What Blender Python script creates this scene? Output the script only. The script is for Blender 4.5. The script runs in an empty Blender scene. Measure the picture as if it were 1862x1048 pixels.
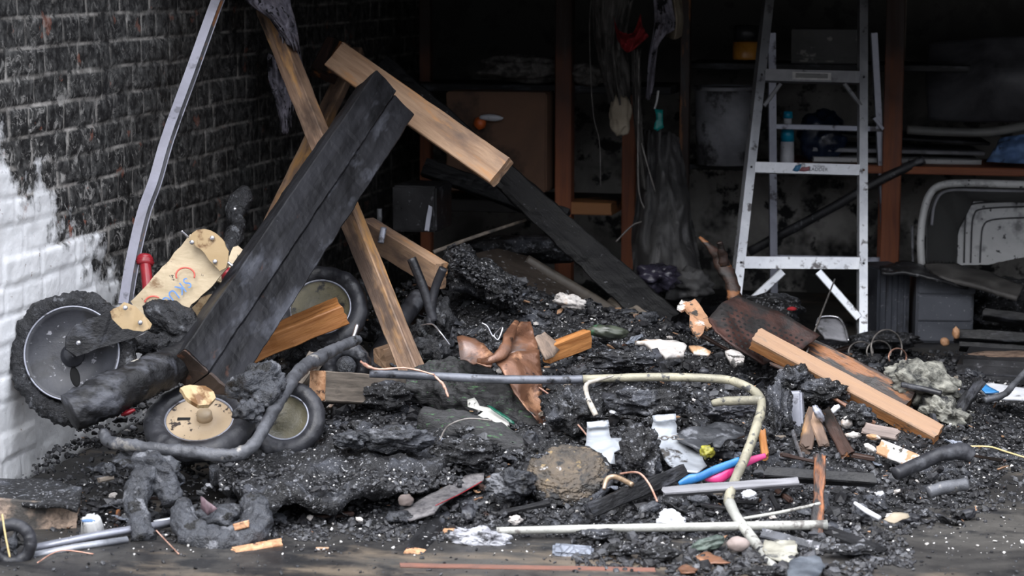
import bpy, bmesh, math, random
import numpy as np
from mathutils import Vector, Matrix, noise
V = Vector
random.seed(7)
scene = bpy.context.scene
col = scene.collection

# ---------------------------------------------------------------- camera, sky, exposure
FPX = 4000.0
CAM = V((0, 0, 1.27))
PITCH = math.atan(584 / FPX)
YAW = math.atan(970 / FPX * math.cos(PITCH))
cd = bpy.data.cameras.new('camera'); cam = bpy.data.objects.new('camera', cd); col.objects.link(cam)
cam.location = CAM
cam.rotation_euler = (math.pi / 2 - PITCH, 0, YAW)
cd.sensor_width = 36.0
cd.lens = 36.0 * FPX / 1862
cd.clip_end = 200
cd.dof.use_dof = True
cd.dof.focus_distance = 5.85
cd.dof.aperture_fstop = 5.0
scene.camera = cam
RM = cam.rotation_euler.to_matrix()
R, U, F = RM @ V((1, 0, 0)), RM @ V((0, 1, 0)), RM @ V((0, 0, -1))
Z = V((0, 0, 1))

w = bpy.data.worlds.new('overcast_sky'); scene.world = w; w.use_nodes = True
nt = w.node_tree; nt.nodes.clear()
out = nt.nodes.new('ShaderNodeOutputWorld'); bg = nt.nodes.new('ShaderNodeBackground')
tc = nt.nodes.new('ShaderNodeTexCoord'); sep = nt.nodes.new('ShaderNodeSeparateXYZ'); rp = nt.nodes.new('ShaderNodeValToRGB')
nt.links.new(tc.outputs['Generated'], sep.inputs[0]); nt.links.new(sep.outputs['Z'], rp.inputs[0])
for _i, (_p, _c) in enumerate(((0.0, (.035, .036, .040)), (.16, (.10, .105, .12)), (.36, (.55, .57, .63)), (1.0, (1.0, 1.03, 1.12)))):
    if _i > 1: rp.color_ramp.elements.new(.5)
for _e, (_p, _c) in zip(rp.color_ramp.elements, ((0.0, (.035, .036, .040)), (.16, (.10, .105, .12)), (.36, (.55, .57, .63)), (1.0, (1.0, 1.03, 1.12)))):
    _e.position = _p; _e.color = (*_c, 1)
nt.links.new(rp.outputs[0], bg.inputs[0]); bg.inputs[1].default_value = 1.5
nt.links.new(bg.outputs[0], out.inputs[0])
sd = bpy.data.lights.new('sun', 'SUN'); sd.energy = 1.3; sd.angle = math.radians(50); sd.color = (1, .98, .95)
sun = bpy.data.objects.new('sun', sd); col.objects.link(sun)
sun.rotation_euler = V((0.35, 1.0, -1.2)).to_track_quat('-Z', 'Y').to_euler()
scene.view_settings.view_transform = 'Standard'; scene.view_settings.look = 'None'
scene.view_settings.exposure = 1.6; scene.view_settings.gamma = 1.0
scene.view_settings.use_curve_mapping = False

# ---------------------------------------------------------------- geometry of the place
def at(px, py, D): return CAM + D * (F + R * ((px - 931) / FPX) - U * ((py - 524) / FPX))
def plane(px, py, z=0.0):
    d = at(px, py, 1) - CAM
    return CAM + d * ((z - CAM.z) / d.z)
def pxs(D): return D / FPX                                 # metres per photo pixel at depth D
def proj(p):
    q = p - CAM; D = q.dot(F); return 931 + q.dot(R) / D * FPX, 524 - q.dot(U) / D * FPX, D
XW = plane(0, 900).x
YB = 8.62
CPX = [-400, 0, 200, 450, 700, 800, 900, 1100, 1300, 1500, 1700, 1862, 2400]
CD = [4.6, 4.88, 5.05, 5.3, 5.6, 5.9, 6.2, 6.5, 6.8, 7.1, 7.6, 9.0]
HG = np.array([
 [-.03]*13,
 [-.03,-.03,-.02,-.015,-.02,-.02,-.01,-.005,-.005,-.01,-.02,-.03,-.03],
 [-.02,-.01,.0,.005,.005,.01,.015,.02,.02,.01,-.01,-.02,-.03],
 [.0,.02,.03,.04,.05,.055,.055,.06,.05,.03,.01,-.01,-.02],
 [.02,.05,.08,.09,.11,.12,.13,.12,.10,.07,.03,.00,-.01],
 [.04,.08,.10,.12,.13,.13,.16,.17,.14,.09,.04,.01,0],
 [.06,.08,.10,.14,.14,.14,.18,.21,.17,.11,.05,.02,0],
 [.06,.08,.10,.16,.18,.22,.27,.24,.17,.10,.05,.02,0],
 [.06,.08,.10,.16,.24,.30,.32,.22,.14,.07,.03,.01,0],
 [.05,.06,.10,.16,.22,.28,.28,.16,.10,.03,.01,.0,0],
 [.04,.05,.08,.12,.14,.14,.12,.06,.03,.0,-.005,-.01,-.02],
 [.0,.0,.02,.04,.05,.05,.04,.02,.0,-.01,-.02,-.02,-.02]])
def Hb(x, y):
    q = V((x, y, 0.1)) - CAM; D = q.dot(F)
    if D < 4.6: return -.03
    px = 931 + q.dot(R) / D * FPX
    px = min(max(px, -399), 2399); D = min(D, 8.99)
    i = max(k for k in range(12) if CPX[k] <= px); j = max(k for k in range(11) if CD[k] <= D)
    u = (px - CPX[i]) / (CPX[i+1] - CPX[i]); v = (D - CD[j]) / (CD[j+1] - CD[j])
    u = u*u*(3-2*u); v = v*v*(3-2*v)
    return (HG[j,i]*(1-u)+HG[j,i+1]*u)*(1-v)+(HG[j+1,i]*(1-u)+HG[j+1,i+1]*u)*v
def H(x, y):
    b = Hb(x, y)
    k = min(1, max(0, (b + .02) / .06))
    p = V((x, y, 0))
    return b + k * (.030 * noise.noise(p * 5) + .030 * (.32 - abs(noise.noise(p * 11 + V((3, 1, 0))))) + .016 * noise.noise(p * 27) + .008 * noise.noise(p * 60))
def ray(px, py, lift=0.0):
    D = 4.55
    while D < 9:
        p = at(px, py, D)
        if p.z <= max(0, H(p.x, p.y)): break
        D += .015
    p.z += lift
    return p
def rayD(px, py): return proj(ray(px, py))[2]

# ---------------------------------------------------------------- materials
MATS = {}
def ramp_el(r, stops):
    e = r.color_ramp.elements
    while len(e) < len(stops): e.new(.5)
    for k, (p, c) in enumerate(stops):
        e[k].position = p; e[k].color = (c[0], c[1], c[2], 1) if not isinstance(c, (int, float)) else (c, c, c, 1)
def mk(name, c1, c2, sc=8, stretch=(1, 1, 1), rough=.7, metal=0, bump=.4, bsc=60, spots=(), spec=.5, island=False, detail=6, lo=.35, hi=.65, rvar=.15, sheen=0, bdist=.004, vor=0):
    if name in MATS: return MATS[name]
    m = bpy.data.materials.new(name); m.use_nodes = True; MATS[name] = m
    n = m.node_tree; N = n.nodes; L = n.links
    b = N['Principled BSDF']
    tc = N.new('ShaderNodeTexCoord'); oi = N.new('ShaderNodeObjectInfo')
    mul = N.new('ShaderNodeMath'); mul.operation = 'MULTIPLY'; mul.inputs[1].default_value = 37
    L.new(oi.outputs['Random'], mul.inputs[0])
    add = N.new('ShaderNodeVectorMath'); add.operation = 'ADD'
    L.new(tc.outputs['Object'], add.inputs[0]); L.new(mul.outputs[0], add.inputs[1])
    st = N.new('ShaderNodeVectorMath'); st.operation = 'MULTIPLY'; st.inputs[1].default_value = stretch
    L.new(add.outputs[0], st.inputs[0])
    no = N.new('ShaderNodeTexNoise'); no.inputs['Scale'].default_value = sc; no.inputs['Detail'].default_value = detail; no.inputs['Roughness'].default_value = .62
    no.inputs['Distortion'].default_value = .6
    L.new(st.outputs[0], no.inputs['Vector'])
    r = N.new('ShaderNodeValToRGB'); ramp_el(r, [(lo, c1), (hi, c2)]); L.new(no.outputs['Fac'], r.inputs[0])
    c = r.outputs[0]
    if island:
        g = N.new('ShaderNodeNewGeometry'); r2 = N.new('ShaderNodeValToRGB'); ramp_el(r2, island)
        L.new(g.outputs['Random Per Island'], r2.inputs[0])
        mx = N.new('ShaderNodeMix'); mx.data_type = 'RGBA'; mx.inputs['Factor'].default_value = .75
        L.new(c, mx.inputs['A']); L.new(r2.outputs[0], mx.inputs['B']); c = mx.outputs['Result']
    for (sc2, a, bb, colr, stt) in spots:
        a, bb = .5 + (a - .5) * .68, .5 + (bb - .5) * .68
        s2 = N.new('ShaderNodeVectorMath'); s2.operation = 'MULTIPLY'; s2.inputs[1].default_value = stt
        L.new(add.outputs[0], s2.inputs[0])
        n2 = N.new('ShaderNodeTexNoise'); n2.inputs['Scale'].default_value = sc2; n2.inputs['Detail'].default_value = 5; n2.inputs['Roughness'].default_value = .65
        L.new(s2.outputs[0], n2.inputs['Vector'])
        mr = N.new('ShaderNodeMapRange'); mr.inputs[1].default_value = a; mr.inputs[2].default_value = bb
        L.new(n2.outputs['Fac'], mr.inputs[0])
        mx = N.new('ShaderNodeMix'); mx.data_type = 'RGBA'; L.new(mr.outputs[0], mx.inputs['Factor'])
        L.new(c, mx.inputs['A']); mx.inputs['B'].default_value = (*colr, 1); c = mx.outputs['Result']
    L.new(c, b.inputs['Base Color'])
    b.inputs['Metallic'].default_value = metal
    b.inputs['Specular IOR Level'].default_value = spec
    mr = N.new('ShaderNodeMapRange'); mr.inputs[3].default_value = max(.05, rough - rvar); mr.inputs[4].default_value = min(1, rough + rvar)
    mr.inputs[1].default_value = .3; mr.inputs[2].default_value = .7
    L.new(no.outputs['Fac'], mr.inputs[0]); L.new(mr.outputs[0], b.inputs['Roughness'])
    if bump:
        nb = N.new('ShaderNodeTexNoise'); nb.inputs['Scale'].default_value = bsc; nb.inputs['Detail'].default_value = 4; nb.inputs['Roughness'].default_value = .7
        L.new(st.outputs[0], nb.inputs['Vector'])
        bp = N.new('ShaderNodeBump'); bp.inputs['Strength'].default_value = bump; bp.inputs['Distance'].default_value = bdist
        h = nb.outputs['Fac']
        if vor:
            vo = N.new('ShaderNodeTexVoronoi'); vo.feature = 'DISTANCE_TO_EDGE'; vo.inputs['Scale'].default_value = vor
            L.new(st.outputs[0], vo.inputs['Vector'])
            m3 = N.new('ShaderNodeMapRange'); m3.inputs[2].default_value = .12; L.new(vo.outputs['Distance'], m3.inputs[0])
            ad = N.new('ShaderNodeMath'); ad.operation = 'ADD'; L.new(h, ad.inputs[0]); L.new(m3.outputs[0], ad.inputs[1]); h = ad.outputs[0]
        L.new(h, bp.inputs['Height']); L.new(bp.outputs[0], b.inputs['Normal'])
    return m
BLK = (.008, .008, .009)
I3 = (1, 1, 1)
GR = (1, 14, 14)
char = mk('charred_matter', (.004, .004, .0045), (.019, .0195, .022), 14, rough=.46, spec=.42, bump=1, bsc=70, bdist=.012, spots=[(7, .54, .72, (.060, .064, .076), I3), (55, .62, .70, (.15, .155, .17), I3), (120, .68, .72, (.4, .4, .41), I3)])
charw = mk('charred_wood', (.004, .004, .0045), (.013, .0132, .015), 9, (1, 3, 3), rough=.5, spec=.35, bump=.8, bsc=34, bdist=.004, spots=[(4, .58, .75, (.07, .073, .085), (1, 3, 3))])
rafterm = mk('black_charred_rafter', (.003, .003, .003), (.008, .008, .009), 6, (1, 3, 3), rough=.6, spec=.22, bump=.7, bsc=30, spots=[(80, .72, .8, (.1, .1, .11), I3)])
beamm = mk('charred_beam_wood', (.007, .007, .008), (.017, .0173, .021), 3, (1, 6, 6), rough=.55, spec=.32, bump=.35, bsc=30, bdist=.002, spots=[(3.0, .56, .82, (.085, .09, .108), (1, 2.5, 2.5)), (6, .72, .84, (.07, .035, .025), (1, 2, 2)), (90, .80, .86, (.3, .3, .32), I3)])
charbr = mk('brown_charred_wood', (.010, .008, .007), (.045, .020, .013), 4, (1, 7, 7), rough=.5, bump=.5, bsc=30, spots=[(3, .60, .68, (.22, .085, .028), (1, 5, 5))])
tan = mk('pale_timber', (.30, .18, .11), (.52, .345, .225), 5, GR, rough=.55, bump=.3, bsc=14, lo=.3, hi=.7, spots=[(2.2, .52, .72, (.17, .115, .09), (1, 3, 3)), (4, .58, .75, (.52, .27, .12), (1, 6, 6)), (9, .72, .78, (.03, .022, .02), (1, 2, 2))])
org = mk('orange_timber', (.28, .105, .03), (.50, .22, .07), 5, GR, rough=.5, bump=.35, bsc=14, spots=[(3, .57, .75, (.07, .03, .015), (1, 4, 4))])
brn = mk('weathered_brown_timber', (.17, .105, .075), (.38, .25, .165), 4, GR, rough=.55, bump=.4, bsc=14, spots=[(2.2, .53, .66, (.50, .27, .10), (1, 5, 5)), (1.6, .50, .64, (.09, .06, .045), (1, 2, 2)), (3, .62, .75, (.05, .035, .03), (1, 4, 4))])
greyw = mk('greyed_timber', (.10, .085, .07), (.24, .20, .16), 5, GR, rough=.65, bump=.3, bsc=14, spots=[(4, .56, .72, (.03, .028, .026), (1, 3, 3))])
postw = mk('sooted_post_timber', (.20, .062, .030), (.34, .115, .05), 3, GR, rough=.7, bump=.2, bsc=14, spots=[(1.6, .50, .72, (.05, .022, .015), (1, 1, 1))])
def axis_tint(m, x0, x1, colr=(.012, .009, .008), ax='X', amp=.5, nsc=7, top=.95):  # blends the base colour into another along one object axis
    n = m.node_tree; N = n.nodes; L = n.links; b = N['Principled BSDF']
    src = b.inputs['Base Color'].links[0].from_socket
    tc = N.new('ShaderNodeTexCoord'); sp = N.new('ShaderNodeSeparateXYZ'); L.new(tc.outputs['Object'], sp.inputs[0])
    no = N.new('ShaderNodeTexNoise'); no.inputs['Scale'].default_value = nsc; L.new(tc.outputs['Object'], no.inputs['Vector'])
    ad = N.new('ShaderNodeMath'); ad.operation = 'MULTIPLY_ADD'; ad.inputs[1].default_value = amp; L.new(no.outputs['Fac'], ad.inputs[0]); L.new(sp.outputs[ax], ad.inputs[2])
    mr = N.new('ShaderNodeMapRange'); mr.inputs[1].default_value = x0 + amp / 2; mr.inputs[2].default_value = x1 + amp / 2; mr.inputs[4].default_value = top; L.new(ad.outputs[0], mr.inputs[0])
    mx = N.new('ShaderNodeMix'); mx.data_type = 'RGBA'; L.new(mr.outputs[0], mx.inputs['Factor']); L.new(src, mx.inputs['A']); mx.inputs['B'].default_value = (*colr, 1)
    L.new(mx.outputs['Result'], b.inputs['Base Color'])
postw2 = mk('dark_topped_stud_timber', (.20, .062, .030), (.34, .115, .05), 3, GR, rough=.7, bump=.2, bsc=14)
axis_tint(postw2, .45, 1.0)  # stud colour runs to near black towards the top
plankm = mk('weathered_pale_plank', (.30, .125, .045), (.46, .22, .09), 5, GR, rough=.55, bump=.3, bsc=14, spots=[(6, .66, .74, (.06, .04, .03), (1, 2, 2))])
axis_tint(plankm, -.014, -.006, (.27, .185, .125), 'Z', amp=.008, nsc=5, top=.75)
alur = mk('sooty_shaded_rail', (.66, .68, .72), (.90, .92, .95), 8, rough=.42, metal=.5, bump=.12, bsc=50, spots=[(22, .62, .72, (.16, .15, .15), I3)])
axis_tint(alur, .55, 1.25, (.10, .10, .105), 'X', amp=.4, nsc=9, top=.9)  # soot flecks are real; the dark top paints in the lintel's shade
alud = mk('sooty_shaded_aluminium', (.12, .12, .125), (.26, .26, .27), 8, rough=.5, metal=.4, bump=.15, bsc=50, spots=[(12, .6, .72, (.05, .05, .05), I3)])  # upper steps: shade under the lintel put into the base colour
alum = mk('sooty_half_shaded_aluminium', (.42, .43, .44), (.66, .67, .70), 8, rough=.45, metal=.5, bump=.15, bsc=50, spots=[(14, .56, .66, (.14, .14, .14), I3)])  # second step: base colour half darkened to stand for shade
endg = mk('broken_wood_end', (.30, .14, .065), (.55, .32, .18), 60, rough=.6, bump=.5, bsc=80, spots=[(25, .60, .68, (.04, .02, .015), I3)])
ply = mk('pale_plywood', (.44, .34, .21), (.60, .49, .33), 6, (1, 8, 8), rough=.5, bump=.12, bsc=20, spots=[(9, .66, .78, (.22, .13, .06), (1, 2, 2)), (45, .72, .76, (.03, .025, .02), I3)])
plyburn = mk('scorched_plywood', (.36, .25, .125), (.50, .365, .205), 5, rough=.45, bump=.12, bsc=20, spots=[(14, .54, .66, (.16, .08, .03), I3)])
alu = mk('sooty_aluminium', (.66, .68, .72), (.90, .92, .95), 8, rough=.42, metal=.55, bump=.12, bsc=50, spots=[(22, .60, .72, (.16, .15, .15), I3), (6, .62, .8, (.30, .29, .28), I3)])
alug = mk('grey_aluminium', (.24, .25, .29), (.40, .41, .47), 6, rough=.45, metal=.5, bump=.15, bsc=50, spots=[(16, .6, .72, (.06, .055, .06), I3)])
trackm = mk('lilac_grey_steel', (.15, .15, .18), (.26, .26, .31), 7, rough=.5, metal=.4, bump=.1, bsc=50, spots=[(5, .62, .66, (.10, .10, .12), (1, 1, 1)), (5, .60, .85, (.12, .12, .14), I3)])
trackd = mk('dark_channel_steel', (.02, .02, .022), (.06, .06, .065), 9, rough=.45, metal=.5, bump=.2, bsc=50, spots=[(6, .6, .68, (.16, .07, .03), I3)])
pipe = mk('burnt_grey_pipe', (.05, .052, .058), (.13, .135, .15), 9, rough=.5, metal=.2, bump=.6, bsc=70, spots=[(9, .60, .7, (.36, .34, .31), I3), (14, .64, .72, (.01, .01, .01), I3)])
framem = mk('oxidised_frame_tube', (.20, .19, .15), (.40, .37, .27), 10, rough=.55, metal=.2, bump=.5, bsc=90, spots=[(40, .6, .68, (.07, .07, .07), I3)])
frameg = mk('grey_frame_tube', (.08, .085, .10), (.17, .18, .21), 10, rough=.45, metal=.3, bump=.3, bsc=90, spots=[(12, .62, .7, (.02, .02, .022), I3)])
framel = mk('pale_frame_tube', (.26, .26, .24), (.42, .42, .385), 10, rough=.5, metal=.15, bump=.4, bsc=90, spots=[(14, .62, .7, (.14, .13, .12), I3)])
steel = mk('dull_white_sheet_metal', (.30, .32, .35), (.50, .53, .57), 10, rough=.38, metal=.35, bump=.15, bsc=40, spots=[(12, .58, .66, (.06, .055, .05), I3)])
bolt = mk('bright_bolt_steel', (.45, .45, .48), (.7, .7, .74), 30, rough=.3, metal=.9, bump=.1)
copper = mk('scorched_copper_brown', (.10, .048, .030), (.22, .105, .06), 8, rough=.34, metal=.3, bump=.3, bsc=50, spots=[(11, .57, .68, (.38, .20, .115), I3), (13, .62, .7, (.02, .016, .015), I3), (5, .55, .7, (.17, .125, .11), I3)])
wirec = mk('bare_copper_wire', (.40, .20, .14), (.62, .40, .32), 40, rough=.45, metal=.4, bump=.3)
wired = mk('dull_wire', (.10, .09, .085), (.28, .26, .24), 30, rough=.5, metal=.3, bump=.2)
rubber = mk('scorched_rubber', (.010, .010, .012), (.036, .037, .043), 9, rough=.40, spec=.4, bump=.4, bsc=60, spots=[(8, .60, .74, (.08, .083, .093), I3)])
melt = mk('melted_rubber', (.006, .006, .007), (.026, .027, .031), 22, rough=.42, bump=1.0, bsc=80, bdist=.012, spots=[(30, .62, .7, (.11, .115, .125), I3)])
meltg = mk('melted_grey_plastic', (.018, .019, .022), (.065, .07, .082), 12, rough=.5, bump=1, bsc=60, bdist=.012, spots=[(14, .60, .7, (.16, .165, .18), I3), (20, .63, .68, (.006, .006, .006), I3)])
discg = mk('sooty_wheel_disc', (.022, .023, .027), (.048, .05, .06), 7, rough=.4, bump=.2, bsc=60, spots=[(60, .68, .72, (.25, .25, .27), I3), (5, .62, .7, (.02, .02, .022), I3)])
disct = mk('tan_wheel_disc', (.38, .285, .185), (.47, .365, .245), 6, rough=.45, bump=.15, bsc=30, spots=[(32, .65, .69, (.03, .02, .015), I3)])
olive = mk('olive_stained_disc', (.06, .055, .035), (.15, .13, .075), 9, rough=.4, bump=.4, spots=[(12, .56, .64, (.012, .012, .012), I3)])
red = mk('red_rubber', (.22, .010, .018), (.34, .022, .03), 12, rough=.35, bump=.1)
cream = mk('cream_plastic', (.50, .44, .34), (.66, .64, .60), 16, rough=.4, bump=.3, spots=[(24, .62, .68, (.1, .09, .08), I3)])
plaster = mk('broken_plaster', (.36, .33, .31), (.62, .59, .56), 14, rough=.85, bump=.9, bsc=50, bdist=.005, spots=[(11, .58, .66, (.04, .038, .036), I3), (6, .60, .68, (.40, .23, .12), I3)])
plasterb = mk('brown_backed_plaster', (.30, .15, .08), (.50, .28, .16), 9, rough=.8, bump=.6, bsc=50, spots=[(7, .50, .57, (.75, .73, .71), I3), (30, .62, .68, (.05, .045, .04), I3)])
ashw = mk('white_ash', (.14, .14, .155), (.48, .49, .53), 18, rough=.9, bump=1, bsc=60, bdist=.006, spots=[(20, .58, .66, (.05, .05, .055), I3)])
ashb = mk('bluish_ash', (.12, .135, .165), (.26, .28, .33), 16, rough=.85, bump=.8, bsc=40, bdist=.006, vor=50)
fibre = mk('scorched_fibre', (.06, .061, .055), (.36, .355, .31), 26, rough=.95, bump=1, bsc=130, bdist=.006, spots=[(9, .53, .66, (.025, .026, .028), I3)], spec=.2)
rug = mk('charred_rug', (.010, .010, .011), (.045, .045, .047), 12, (1, 6, 6), rough=.6, bump=1, bsc=25, bdist=.006, spots=[(26, .66, .72, (.06, .14, .06), (1, 5, 5))])
paper = mk('scorched_paper', (.40, .40, .37), (.55, .54, .50), 16, rough=.8, bump=.2, spots=[(28, .63, .68, (.05, .05, .05), I3)])
clothw = mk('charred_pale_cloth', (.10, .095, .115), (.38, .36, .42), 16, rough=.9, bump=.6, bsc=60, spots=[(22, .55, .63, (.02, .02, .022), I3)], spec=.2)
clothg = mk('sooty_grey_cloth', (.035, .033, .031), (.16, .15, .14), 8, (4, 4, 1), rough=.9, bump=.6, bsc=40, spots=[(6, .6, .7, (.17, .16, .15), (3, 3, 1))], spec=.2)
clothd = mk('dark_tarpaulin', (.030, .029, .030), (.085, .083, .082), 8, (2, 2, 1), rough=.7, bump=.5, bsc=40, spots=[(5, .58, .7, (.14, .135, .135), (2, 2, 1))])
redc = mk('red_cloth', (.16, .008, .012), (.34, .018, .024), 10, rough=.8, bump=.3)
beige = mk('sooty_beige_cloth', (.16, .13, .09), (.34, .29, .22), 6, rough=.85, bump=.4)
teal = mk('teal_plastic', (.0, .16, .15), (.01, .30, .27), 12, rough=.4, bump=.2)
blue = mk('bright_blue_plastic', (.02, .12, .32), (.05, .23, .50), 10, rough=.35, bump=.1)
pink = mk('hot_pink_plastic', (.45, .02, .12), (.62, .06, .22), 10, rough=.35, bump=.1)
bluec = mk('dusty_blue_cloth', (.06, .12, .26), (.14, .24, .42), 8, rough=.8, bump=.3, spots=[(9, .62, .7, (.02, .02, .03), I3)])
navy = mk('dark_navy_plastic', (.004, .008, .020), (.012, .022, .05), 8, rough=.3, bump=.1)
lblue = mk('cyan_print', (.0, .22, .38), (.01, .38, .55), 12, rough=.35, bump=.05)
white = mk('dirty_white_plastic', (.34, .34, .335), (.52, .52, .51), 5, rough=.45, bump=.1, spots=[(6, .58, .74, (.14, .14, .14), I3), (40, .68, .72, (.02, .02, .02), I3)])
whiteb = mk('bright_white_plastic', (.45, .46, .49), (.66, .67, .70), 9, rough=.4, bump=.2, spots=[(20, .66, .72, (.1, .1, .1), I3)])
wgrey = mk('sooted_white_box', (.12, .12, .13), (.28, .28, .30), 5, rough=.7, bump=.3, spots=[(8, .56, .68, (.04, .04, .04), I3)])
card = mk('sooty_cardboard', (.10, .055, .035), (.17, .095, .06), 4, rough=.85, bump=.15, spots=[(3, .55, .7, (.035, .024, .018), I3)])
yell = mk('yellow_plastic', (.40, .30, .03), (.60, .46, .05), 12, rough=.4, bump=.1)
amber = mk('amber_plastic', (.36, .15, .02), (.55, .25, .04), 12, rough=.3, bump=.1)
orange = mk('orange_plastic', (.55, .10, .02), (.65, .14, .03), 12, rough=.4, bump=.1)
green = mk('green_plastic', (.0, .20, .03), (.01, .32, .06), 12, rough=.4, bump=.1)
binm = mk('grey_storage_plastic', (.055, .060, .072), (.085, .09, .108), 4, rough=.5, bump=.15, spots=[(70, .69, .72, (.22, .22, .24), I3), (4, .58, .7, (.03, .03, .034), I3)])
blackm = mk('sooty_black_plastic', (.010, .010, .011), (.028, .028, .031), 6, rough=.42, bump=.25, spots=[(50, .68, .72, (.12, .12, .13), I3), (7, .64, .7, (.10, .10, .11), I3)])
residue = mk('rusty_residue', (.08, .05, .035), (.22, .15, .11), 25, rough=.95, bump=1, bsc=60)
straw = mk('dry_straw', (.50, .38, .17), (.66, .52, .27), 20, rough=.6, bump=.1)
speck = mk('speckled_concrete', (.16, .12, .095), (.55, .41, .31), 55, rough=.9, bump=1, bsc=60, bdist=.006, spots=[(4, .60, .75, (.06, .055, .05), I3)])
stone = mk('pinkish_stone', (.20, .16, .145), (.30, .245, .225), 9, rough=.7, bump=.3)
pegm = mk('charred_pegboard', (.016, .008, .007), (.065, .026, .019), 6, rough=.6, bump=.5, spots=[(5, .55, .65, (.012, .010, .010), I3)])
panelm = mk('sooty_brown_panel', (.022, .017, .014), (.05, .038, .030), 4, rough=.55, bump=.2, spots=[(60, .68, .72, (.25, .25, .26), I3)])
rust = mk('rust_brown_strip', (.075, .035, .024), (.16, .062, .040), 12, (1, 6, 6), rough=.6, bump=.3)
disccrust = mk('ochre_crusted_metal', (.022, .021, .020), (.13, .10, .07), 16, rough=.75, bump=.9, bsc=70, bdist=.006, spots=[(16, .58, .66, (.02, .02, .021), I3), (24, .66, .74, (.24, .17, .08), I3), (30, .70, .76, (.34, .33, .33), I3)])
letb = mk('faded_blue_print', (.10, .24, .58), (.16, .33, .66), 60, rough=.5, bump=0)
letr = mk('faded_red_print', (.62, .10, .07), (.70, .16, .12), 60, rough=.5, bump=0)
letk = mk('dark_print', (.03, .03, .035), (.07, .07, .08), 60, rough=.5, bump=0)

# ---------------------------------------------------------------- mesh helpers
def wm(o): return (wm(o.parent) @ o.matrix_basis) if o.parent else o.matrix_basis.copy()
def O(name, verts, faces, mat, M=None, parent=None, smooth=True):
    me = bpy.data.meshes.new(name); me.from_pydata([tuple(v) for v in verts], [], faces); me.materials.append(mat)
    bm = bmesh.new(); bm.from_mesh(me); bmesh.ops.recalc_face_normals(bm, faces=bm.faces); bm.to_mesh(me); bm.free()
    if smooth: me.polygons.foreach_set('use_smooth', [True] * len(me.polygons))
    o = bpy.data.objects.new(name, me); col.objects.link(o)
    M = M or Matrix()
    if parent: o.parent = parent; M = wm(parent).inverted() @ M
    o.matrix_basis = M
    return o
def T(o, label, cat, group=None, kind=None):
    if label: o['label'] = label
    if cat: o['category'] = cat
    if group: o['group'] = group
    if kind: o['kind'] = kind
    return o
def E(name, loc, label, cat, group=None):
    o = bpy.data.objects.new(name, None); col.objects.link(o); o.location = loc; o.empty_display_size = .05
    o.matrix_basis = Matrix.Translation(loc)
    return T(o, label, cat, group)
def frame(p, x, n):
    x = x.normalized(); n = (n - x * n.dot(x)).normalized(); y = n.cross(x)
    return Matrix(((x.x, y.x, n.x, p.x), (x.y, y.y, n.y, p.y), (x.z, y.z, n.z, p.z), (0, 0, 0, 1)))
def rings(R_, closed_ends=True, loop=False):
    n = len(R_[0]); vs = [v for r in R_ for v in r]; fs = []
    m = len(R_)
    for i in range(m if loop else m - 1):
        a, b = i * n, ((i + 1) % m) * n
        for j in range(n):
            k = (j + 1) % n; fs.append((a + j, a + k, b + k, b + j))
    if closed_ends and not loop:
        for base, ring in ((0, R_[0]), ((m - 1) * n, R_[-1])):
            c = sum((V(v) for v in ring), V()) / n; vs.append(c); ci = len(vs) - 1
            for j in range(n): fs.append((base + j, base + (j + 1) % n, ci))
    return vs, fs
def per(w, t, k=4, kt=3, b=.003):
    pts = []
    b = min(b, w * .2, t * .2)
    def seg(x0, y0, x1, y1, n):
        for i in range(n + 1): pts.append((x0 + (x1 - x0) * i / n, y0 + (y1 - y0) * i / n))
    seg(-w/2 + b, 0, w/2 - b, 0, k); seg(w/2, -b, w/2, -t + b, kt); seg(w/2 - b, -t, -w/2 + b, -t, k); seg(-w/2, -t + b, -w/2, -b, kt)
    return pts
def plank_mesh(L, w, t, rough=.002, ends=.004, taper=(1, 1), bow=0, seed=0, k=5, step=.02, crack=0):
    n = max(3, int(L / step)); P = per(w, t, k)
    RR = []; s = V((seed * 3.1, seed * 1.7, seed))
    for i in range(n + 1):
        u = i / n; x = L * u; f = taper[0] * (1 - u) + taper[1] * u
        ring = []
        for (y, z) in P:
            q = V((x, y, z))
            d = noise.noise(q * 14 + s) * rough + noise.noise(q * 45 + s) * rough * .6
            e = 0
            if i in (0, n): e = noise.noise(q * 60 + s * 2) * ends + noise.noise(q * 170 + s) * ends * .6
            cy, cz = y * f, (z + t / 2) * f - t / 2
            l = math.hypot(cy, cz + t / 2) or 1
            ring.append(V((x + e, cy * (1 + d / l), cz + (cz + t / 2) * d / l + bow * 4 * u * (1 - u))))
        RR.append(ring)
    return rings(RR)
sid = [0]
def plank(name, label, cat, a, b, w, t, mat, n=None, parent=None, smooth=False, group=None, **kw):
    sid[0] += 1
    n = n or -F
    vs, fs = plank_mesh((b - a).length, w, t, seed=sid[0], **kw)
    o = O(name, vs, fs, mat, frame(a, b - a, n), parent, smooth)
    if label: T(o, label, cat, group)
    return o
def crom(P, m=8):
    if len(P) < 3: return [P[0].lerp(P[-1], i / m) for i in range(m + 1)]
    out = []
    for i in range(len(P) - 1):
        p0, p1, p2, p3 = P[max(0, i-1)], P[i], P[i+1], P[min(len(P)-1, i+2)]
        for j in range(m):
            t = j / m
            out.append(.5 * ((2*p1) + (p2-p0)*t + (2*p0-5*p1+4*p2-p3)*t*t + (3*p1-p0-3*p2+p3)*t**3))
    out.append(P[-1]); return out
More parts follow.
